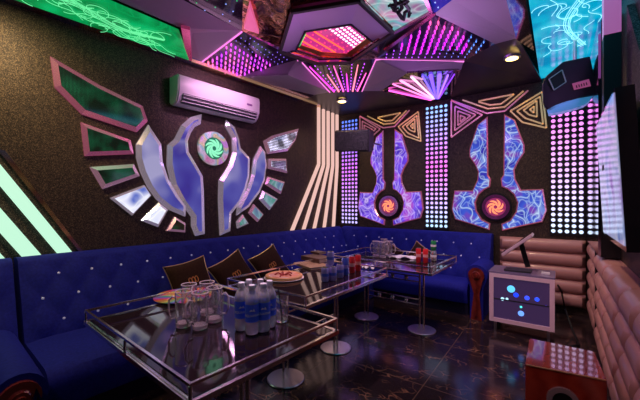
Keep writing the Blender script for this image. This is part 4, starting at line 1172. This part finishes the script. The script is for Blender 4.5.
boxo('x', (0, 0, 0), (.01, .01, .01), 'black'); bpy.data.objects.remove(bpy.data.objects['x'])
bm = bmesh.new(); box(bm, (.335, 3.94, .50), (.12, .06, .82)); struct(finish('trim_60', bm, 'black'))
# mirror panel far right
t = thing('wall_mirror', 'tall tinted wall mirror between the right bulb panel and the television', 'mirror', (.33, 4.4, .9))
boxo('mirror_backing', (.28, 3.45, .90), (.398, 4.93, 2.80), 'black', t)
boxo('mirror_glass', (.262, 3.46, .91), (.279, 4.92, 2.79), 'tintmirror', t)
# pier + wedge
bm = bmesh.new(); q = [(2.9, 1.2), (2.9, 2.62), (2.5, 2.18), (1.5, 1.75), (1.5, 1.2)]
prism(bm, [V((.362, y, z)) for y, z in q], [V((.398, y, z)) for y, z in q])
tag(finish('sparkly_wall_wedge', bm, 'pier'), 'dark sparkly wedge shaped panel on the right wall behind the television top', 'wall panel')
bm = bmesh.new(); box(bm, (.293, 2.96, 2.01), (.088, .11, .90)); struct(finish('trim_61', bm, 'black'))
bm = bmesh.new(); box(bm, (.293, 2.96, 2.663), (.088, .11, .402)); struct(finish('trim_62', bm, mat('pink column head', (.75, .25, .6), .3, emit=(.8, .2, .6), es=.35)))  # block above the column, with a pink glow of its own
# ------------------------------------------------------------------ television
t = thing('television', 'large wall mounted flat television tilted down on the right wall', 'television', (.3, 2.9, 1.5))
TI_ = 0
TI = Matrix.Rotation(math.radians(-3), 3, 'Y')
def tvp(lo, hi, m, name):
    lo, hi = V(lo), V(hi); bm = bmesh.new(); box(bm, (lo+hi)/2, hi-lo)
    uvl = bm.loops.layers.uv.new('UVMap')
    for f in bm.faces:
        for l in f.loops: l[uvl].uv = (l.vert.co.y, l.vert.co.z)
    bm.transform(Matrix.Translation(V((.258, 2.25, 1.50))) @ TI.to_4x4()); return finish(name, bm, m, t)
tvp((0, 0, -.41), (.075, 1.00, .43), 'blackgloss', 'casing')
tvp((-.004, .02, -.38), (.002, .98, .41), 'screen', 'screen')
bm = bmesh.new(); box(bm, (.348, 2.75, 1.5), (.029, .3, .2)); finish('wall_bracket', bm, 'darkgrey', t)
# ------------------------------------------------------------------ speakers
def hang_speaker(ctr, sz, rot, label, cone_m, bracket_to, grille=False):
    t = thing('wall_speaker', label, 'speaker', ctr, 'black hanging speakers')
    ctr = V(ctr); bm = bmesh.new(); w, d, h = sz
    fp = [(-w/2, -d/2), (w/2, -d/2), (w/2*.8, d/2), (-w/2*.8, d/2)]
    prism(bm, [ctr+rot @ V((x, y, -h/2)) for x, y in fp], [ctr+rot @ V((x, y, h/2)) for x, y in fp])
    bmesh.ops.bevel(bm, geom=list(bm.edges), offset=.012, segments=2, affect='EDGES'); finish('cabinet', bm, mat('dark cabinet', (.07, .055, .05), .4), t, True)
    bm = bmesh.new(); box(bm, ctr+rot @ V((0, -d/2-.006, 0)), (w-.03, .014, h-.03), rot, .004, 1); finish('grille', bm, glitter('speaker mesh', (.03, .025, .02), (.26, .20, .17), 200), t)
    bm = bmesh.new(); tube(bm, [ctr+rot @ V((0, d/2, 0)), V(bracket_to)], .014, 8); finish('bracket', bm, 'steel', t)
    return t
# left speaker near corner: front-left faces camera
c = V((-2.42, 4.34, 0)); dd = FX*c.x+FY*c.y
def at_depth(u, v, d):
    r = ray(u, v); return V((r.x*d, r.y*d, H+r.z*d))
p = at_depth(356, 141, 4.75)
rotS = Matrix.Rotation(math.radians(8), 3, 'Z') @ Matrix.Rotation(math.radians(8), 3, 'X') @ Matrix.Rotation(math.radians(4), 3, 'Y')
hang_speaker(p, (.52, .34, .30), rotS, 'black box speaker hanging in the back left corner before the bulb panel', None, (p.x+.02, YB-.03, p.z+.05))
# right speaker: angular karaoke speaker below the cyan panel
p = at_depth(569, 84, 3.0)
t = thing('wall_speaker', 'large black angular speaker with white framed vent hanging under the cyan ceiling panel', 'speaker', p, 'black hanging speakers')
d3 = 3.0
fpx = [(563, 61.5), (590, 56), (596, 84), (594, 95), (578, 98), (560, 104), (549, 112), (543, 104), (542, 84), (546, 76)]
fr_ = [at_depth(u, v, d3) for u, v in fpx]; back = V((-.0, 1, 0))*.26+V((0, 0, .03))
bm = bmesh.new(); prism(bm, fr_, [q+back for q in fr_]); bmesh.ops.bevel(bm, geom=list(bm.edges), offset=.008, segments=1, affect='EDGES'); finish('cabinet', bm, mat('dark speaker cabinet', (.02, .018, .022), .4), t)
def sp_ring(pts, r, m, nme, dep=2.985, closed=True):
    bm = bmesh.new(); w_ = [at_depth(u, v, dep) for u, v in pts]
    for i in range(len(w_) if closed else len(w_)-1): bar(bm, w_[i], w_[(i+1) % len(w_)], r, r)
    return finish(nme, bm, m, t)
sp_ring([(549, 79), (562, 70), (566, 82), (554, 90)], .008, 'white', 'vent_frame')
bm = bmesh.new(); w_ = [at_depth(u, v, 2.992) for u, v in ((549, 79), (562, 70), (566, 82), (554, 90))]; prism(bm, w_, [q+back*.02 for q in w_]); finish('vent', bm, 'darkgrey', t)
bm = bmesh.new(); w_ = [at_depth(u, v, 2.99) for u, v in ((572, 83.5), (589, 79), (591, 86), (574, 90))]; prism(bm, w_, [q+back*.02 for q in w_]); finish('name_plate', bm, mat('pink plate', (.7, .2, .4), .4, emit=(.7, .12, .3), es=.3), t)
bm = bmesh.new(); w_ = [at_depth(u, v, 2.985) for u, v in ((575, 85.5), (588, 81.8), (588.7, 84.5), (575.7, 88.2))]
for k in range(5):
    a = lerp(w_[0], w_[1], .1+k*.19); b = lerp(w_[3], w_[2], .1+k*.19); bar(bm, a, b, .006, .004)
finish('plate_lettering', bm, 'ink', t)
bm = bmesh.new(); fp = [(547, 110), (556, 105), (566, 101.5), (578, 98.5), (593, 96), (590, 101), (584, 105), (572, 109), (558, 112.5), (548, 114)]
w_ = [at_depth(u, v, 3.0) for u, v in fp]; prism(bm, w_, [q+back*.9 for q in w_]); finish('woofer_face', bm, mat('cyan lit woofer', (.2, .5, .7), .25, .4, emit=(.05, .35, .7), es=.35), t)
bm = bmesh.new(); tube(bm, [at_depth(575, 60, 3.1), at_depth(575, 60, 3.1)+V((0, 0, .26))], .015, 8); finish('bracket', bm, 'steel', t)
# ceiling vent plate near left speaker
a_ = [cp(358, 113, 2.80), cp(372, 111, 2.80), cp(381, 117, 2.80), cp(364, 118, 2.80)]
# ------------------------------------------------------------------ display cabinet
x0, x1, yf, yb_, zb_, zt_ = -.585, -.025, 3.86, 4.24, .10, .60
t = thing('display_cabinet', 'white framed glass fronted equipment cabinet against the back wall padding', 'cabinet', ((x0+x1)/2, 4.05, 0))
bm = bmesh.new(); box(bm, ((x0+x1)/2, (yf+yb_)/2+.01, (zb_+zt_)/2), (x1-x0-.01, yb_-yf-.02, zt_-zb_-.01)); 
finish('body', bm, mat('cabinet body', (.30, .22, .27), .4), t)
boxo('top_panel', (x0-.005, yf-.01, zt_-.004), (x1+.005, yb_+.01, zt_+.018), mat('cabinet top', (.20, .16, .26), .2), t, .003)
bm = bmesh.new(); fw = .04
box(bm, (x0+fw/2, yf-.005, (zb_+zt_)/2), (fw, .02, zt_-zb_)); box(bm, (x1-fw/2, yf-.005, (zb_+zt_)/2), (fw, .02, zt_-zb_))
box(bm, ((x0+x1)/2, yf-.005, zt_-fw/2), (x1-x0-2*fw, .02, fw)); box(bm, ((x0+x1)/2, yf-.005, zb_+fw/2), (x1-x0-2*fw, .02, fw)); finish('door_frame', bm, 'pinkframe', t)
boxo('glass_door', (x0+fw, yf-.001, zb_+fw), (x1-fw, yf+.006, zt_-fw), mat('tinted door glass', (.06, .03, .08), .08, coat=1, emit=(.05, .03, .10), es=.5), t)
for (u, v, r, col) in ((511, 289, .045, (.35, .75, 1.6)), (516, 295, .03, (.1, .25, 1.2)), (502.5, 299, .022, (.7, .9, 1.2)), (507, 299, .016, (.7, .9, 1.2)), (527, 298, .028, (.2, .3, 1.3)), (537, 299.5, .026, (.15, .3, 1.4)), (521, 307, .014, (.3, .9, .9)), (521, 313.5, .034, (.4, .6, 1.5)), (546, 306, .008, (.3, .2, .9))):
    q = aty(u, v, yf-.002); L = Led(); L.disc((q.x, yf-.001, q.z), V((0, -1, 0)), V((0, 0, 1)), r*.8, .004, col, 14); L.done('indicator_light', 'ledsoft', t)
bm = bmesh.new(); box(bm, ((x0+x1)/2, yf-.004, .335), (x1-x0-2*fw, .004, .012)); finish('inner_shelf', bm, 'darkgrey', t)
for sx in (x0+.05, x1-.05):
    for sy in (yf+.04, yb_-.04): boxo('leg', (sx-.012, sy-.012, 0), (sx+.012, sy+.012, zb_), 'steel', t)
# touch screen on arm, seen edge on
p = V((-.33, 4.02, zt_+.018))
t = thing('touch_screen_stand', 'slim pinkish song selection screen on a slanted stand on top of the cabinet', 'screen', p)
boxo('stand_base', p+V((-.13, -.09, 0)), p+V((.11, .09, .018)), 'darkgrey', t, .004)
a0 = aty(528, 267, 4.02); a1 = aty(521, 243, 4.02)
bm = bmesh.new(); bar(bm, a0+V((0, 0, .0)), a1, .045, .03, V((0, -1, 0))); finish('stand_arm', bm, 'black', t)
e0, e1 = aty(505, 254.5, 4.02), aty(534, 235.5, 4.02)
bm = bmesh.new(); dd_ = (e1-e0); q = 9
nn = V((-dd_.z, 0, dd_.x)).normalized()
lo = [e0+V((0, -.16, 0)), e1+V((0, -.16, 0)), e1+V((0, .14, 0)), e0+V((0, .14, 0))]
prism(bm, lo, [p_+nn*.032 for p_ in lo]); bmesh.ops.bevel(bm, geom=list(bm.edges), offset=.006, segments=2, affect='EDGES'); finish('screen_casing', bm, mat('rose white plastic', (.70, .52, .56), .35), t)
bm = bmesh.new(); lo2 = [p_+nn*.0325+V((0, (.02 if k < 2 else -.02), 0)) for k, p_ in enumerate(lo)]; prism(bm, lo2, [p_+nn*.003 for p_ in lo2]); finish('display_glass', bm, 'blackgloss', t)
p = V((-.10, 3.98, zt_+.018))
bm = bmesh.new(); box(bm, p+V((0, 0, .012)), (.07, .04, .022), None, .005); tag(finish('small_remote', bm, 'white'), 'small white remote lying at the right end of the cabinet top', 'remote')
# cable
bm = bmesh.new(); tube(bm, [(.0, 4.10, .50), (.03, 4.3, .40), (.06, 4.4, .2), (.12, 4.2, .04), (.16, 3.9, .012), (.05, 3.75, .012), (-.15, 3.78, .012)], .010, 8)
tag(finish('power_cable', bm, 'black', None, True), 'black cable hanging from the cabinet side down to the floor', 'cable')
# ------------------------------------------------------------------ red subwoofer
P4 = [atz(u, v, .42) for u, v in ((525, 363), (607, 379), (592.5, 353), (529.5, 339.5))]
fl = V((-.150, 2.19, 0)); frr = V((.205, 2.24, 0)); bl_ = V((-.155, 2.62, 0)); br_ = V((.18, 2.62, 0))
t = thing('floor_subwoofer', 'red cherry wood subwoofer with round port on the floor by the padded wall', 'speaker', (.02, 2.4, 0))
bm = bmesh.new(); lo = [fl, frr, br_, bl_]; prism(bm, [q+V((0, 0, .012)) for q in lo], [q+V((0, 0, .43)) for q in lo])
bmesh.ops.bevel(bm, geom=list(bm.edges), offset=.006, segments=2, affect='EDGES'); finish('cabinet', bm, 'cherry', t)
fx = (frr-fl).normalized(); fn = V((fx.y, -fx.x, 0))
PF = lambda a, z, o: fl+fx*a+V((0, 0, z))+fn*o
bm = bmesh.new(); cpp = (.172, .27)
ring(bm, PF, cpp, .048, .075, .001, .014); finish('port_ring', bm, mat('pink metal port ring', (.7, .55, .55), .25, .7), t, True)
bm = bmesh.new(); disc(bm, PF, cpp, .048, .0005, .003); finish('port_hole', bm, 'ink', t)
bm = bmesh.new(); bar(bm, PF(0.004, .428, .003), PF(.354, .428, .003), .006, .006); finish('top_trim', bm, mat('bright edge', (.7, .35, .15), .3, .5), t)
for q in lo:
    c_ = (fl+frr+br_+bl_)/4; qq = c_+(q-c_)*.85; bm = bmesh.new(); cylz(bm, qq, .018, .012, 12); finish('foot', bm, 'ink', t)
# ------------------------------------------------------------------ camera and light
cd = bpy.data.cameras.new('camera'); co = bpy.data.objects.new('camera', cd); C.objects.link(co)
cd.sensor_width = 36; cd.lens = 36*F_/640; cd.clip_start = .02; cd.shift_y = (V0-200)/640
co.location = (0, 0, H); co.rotation_euler = (PI/2, 0, YAW)
bpy.context.scene.camera = co
def lamp(kind, loc, energy, col, size=.1, rot=None, spot=None, blend=.5):
    l = bpy.data.lights.new('light', kind); l.energy = energy; l.color = col
    if kind == 'AREA': l.size = size
    else: l.shadow_soft_size = size
    if spot: l.spot_size = math.radians(spot); l.spot_blend = blend
    o = bpy.data.objects.new('light', l); C.objects.link(o); o.location = loc
    if rot: o.rotation_euler = rot
    return o
p = cp(342, 100, 2.82); lamp('SPOT', (p.x, p.y, 2.83), 38, (1, .72, .42), .05, (0, 0, 0), 140, 1)
p = cp(512, 57, 2.82); lamp('SPOT', (p.x, p.y, 2.83), 60, (1, .72, .42), .05, (0, 0, 0), 140, 1)
# unseen spots added to brighten the room; only the first is an inferred downlight
def aim(loc, tgt, energy, col, ang, size=.05, blend=1):
    o = lamp('SPOT', loc, energy, col, size, None, ang, blend)
    o.rotation_euler = (V(tgt)-V(loc)).to_track_quat('-Z', 'Y').to_euler(); return o
aim((-2.7, .55, 2.84), (-3.3, .5, 1.8), 80, (1, .72, .36), 140)
aim((-1.6, -.6, 2.9), (-1.7, .4, .5), 25, (1, .55, .75), 120)
aim((-1.5, 1.35, 2.95), (-1.45, 1.25, .7), 170, (1, .66, .76), 42)  # key spot without a fitting, added to light the bottles and mugs
aim((-1.7, 2.5, 2.84), (-1.6, 2.5, .7), 110, (1, .64, .74), 48)
aim((-2.35, 2.3, 2.86), (-3.2, 2.45, 2.5), 55, (1, .48, .85), 75)  # added to brighten the air conditioner
aim((-.9, 2.3, 2.86), (-.35, 3.9, .3), 110, (1, .60, .68), 60)  # added to brighten the cabinet front
aim((-.4, .8, 2.86), (.25, 2.2, .5), 45, (1, .45, .50), 80)
aim((-1.9, 3.3, 2.85), (-1.9, 4.7, .6), 40, (.55, .45, 1), 110)
aim((-1.3, 3.0, 2.84), (-1.35, 3.45, .7), 60, (1, .66, .8), 40)
lamp('POINT', (-2.0, 2.2, 2.5), 5, (1, .35, .9), .1)  # unseen fill points below the ceiling, added to tint its panels magenta
lamp('POINT', (-.8, 2.9, 2.5), 4, (.9, .4, 1), .1)
lamp('POINT', (-1.0, 3.2, 2.72), 5, (.75, .40, 1), .12)
w = bpy.data.worlds.new('world'); bpy.context.scene.world = w; w.use_nodes = True
w.node_tree.nodes['Background'].inputs[0].default_value = (.02, .015, .03, 1)
sc = bpy.context.scene
sc.view_settings.view_transform = 'Standard'; sc.view_settings.look = 'None'; sc.view_settings.gamma = 1
sc.view_settings.exposure = 0.0
for o in bpy.data.objects:
    if '_local' in o: del o['_local']
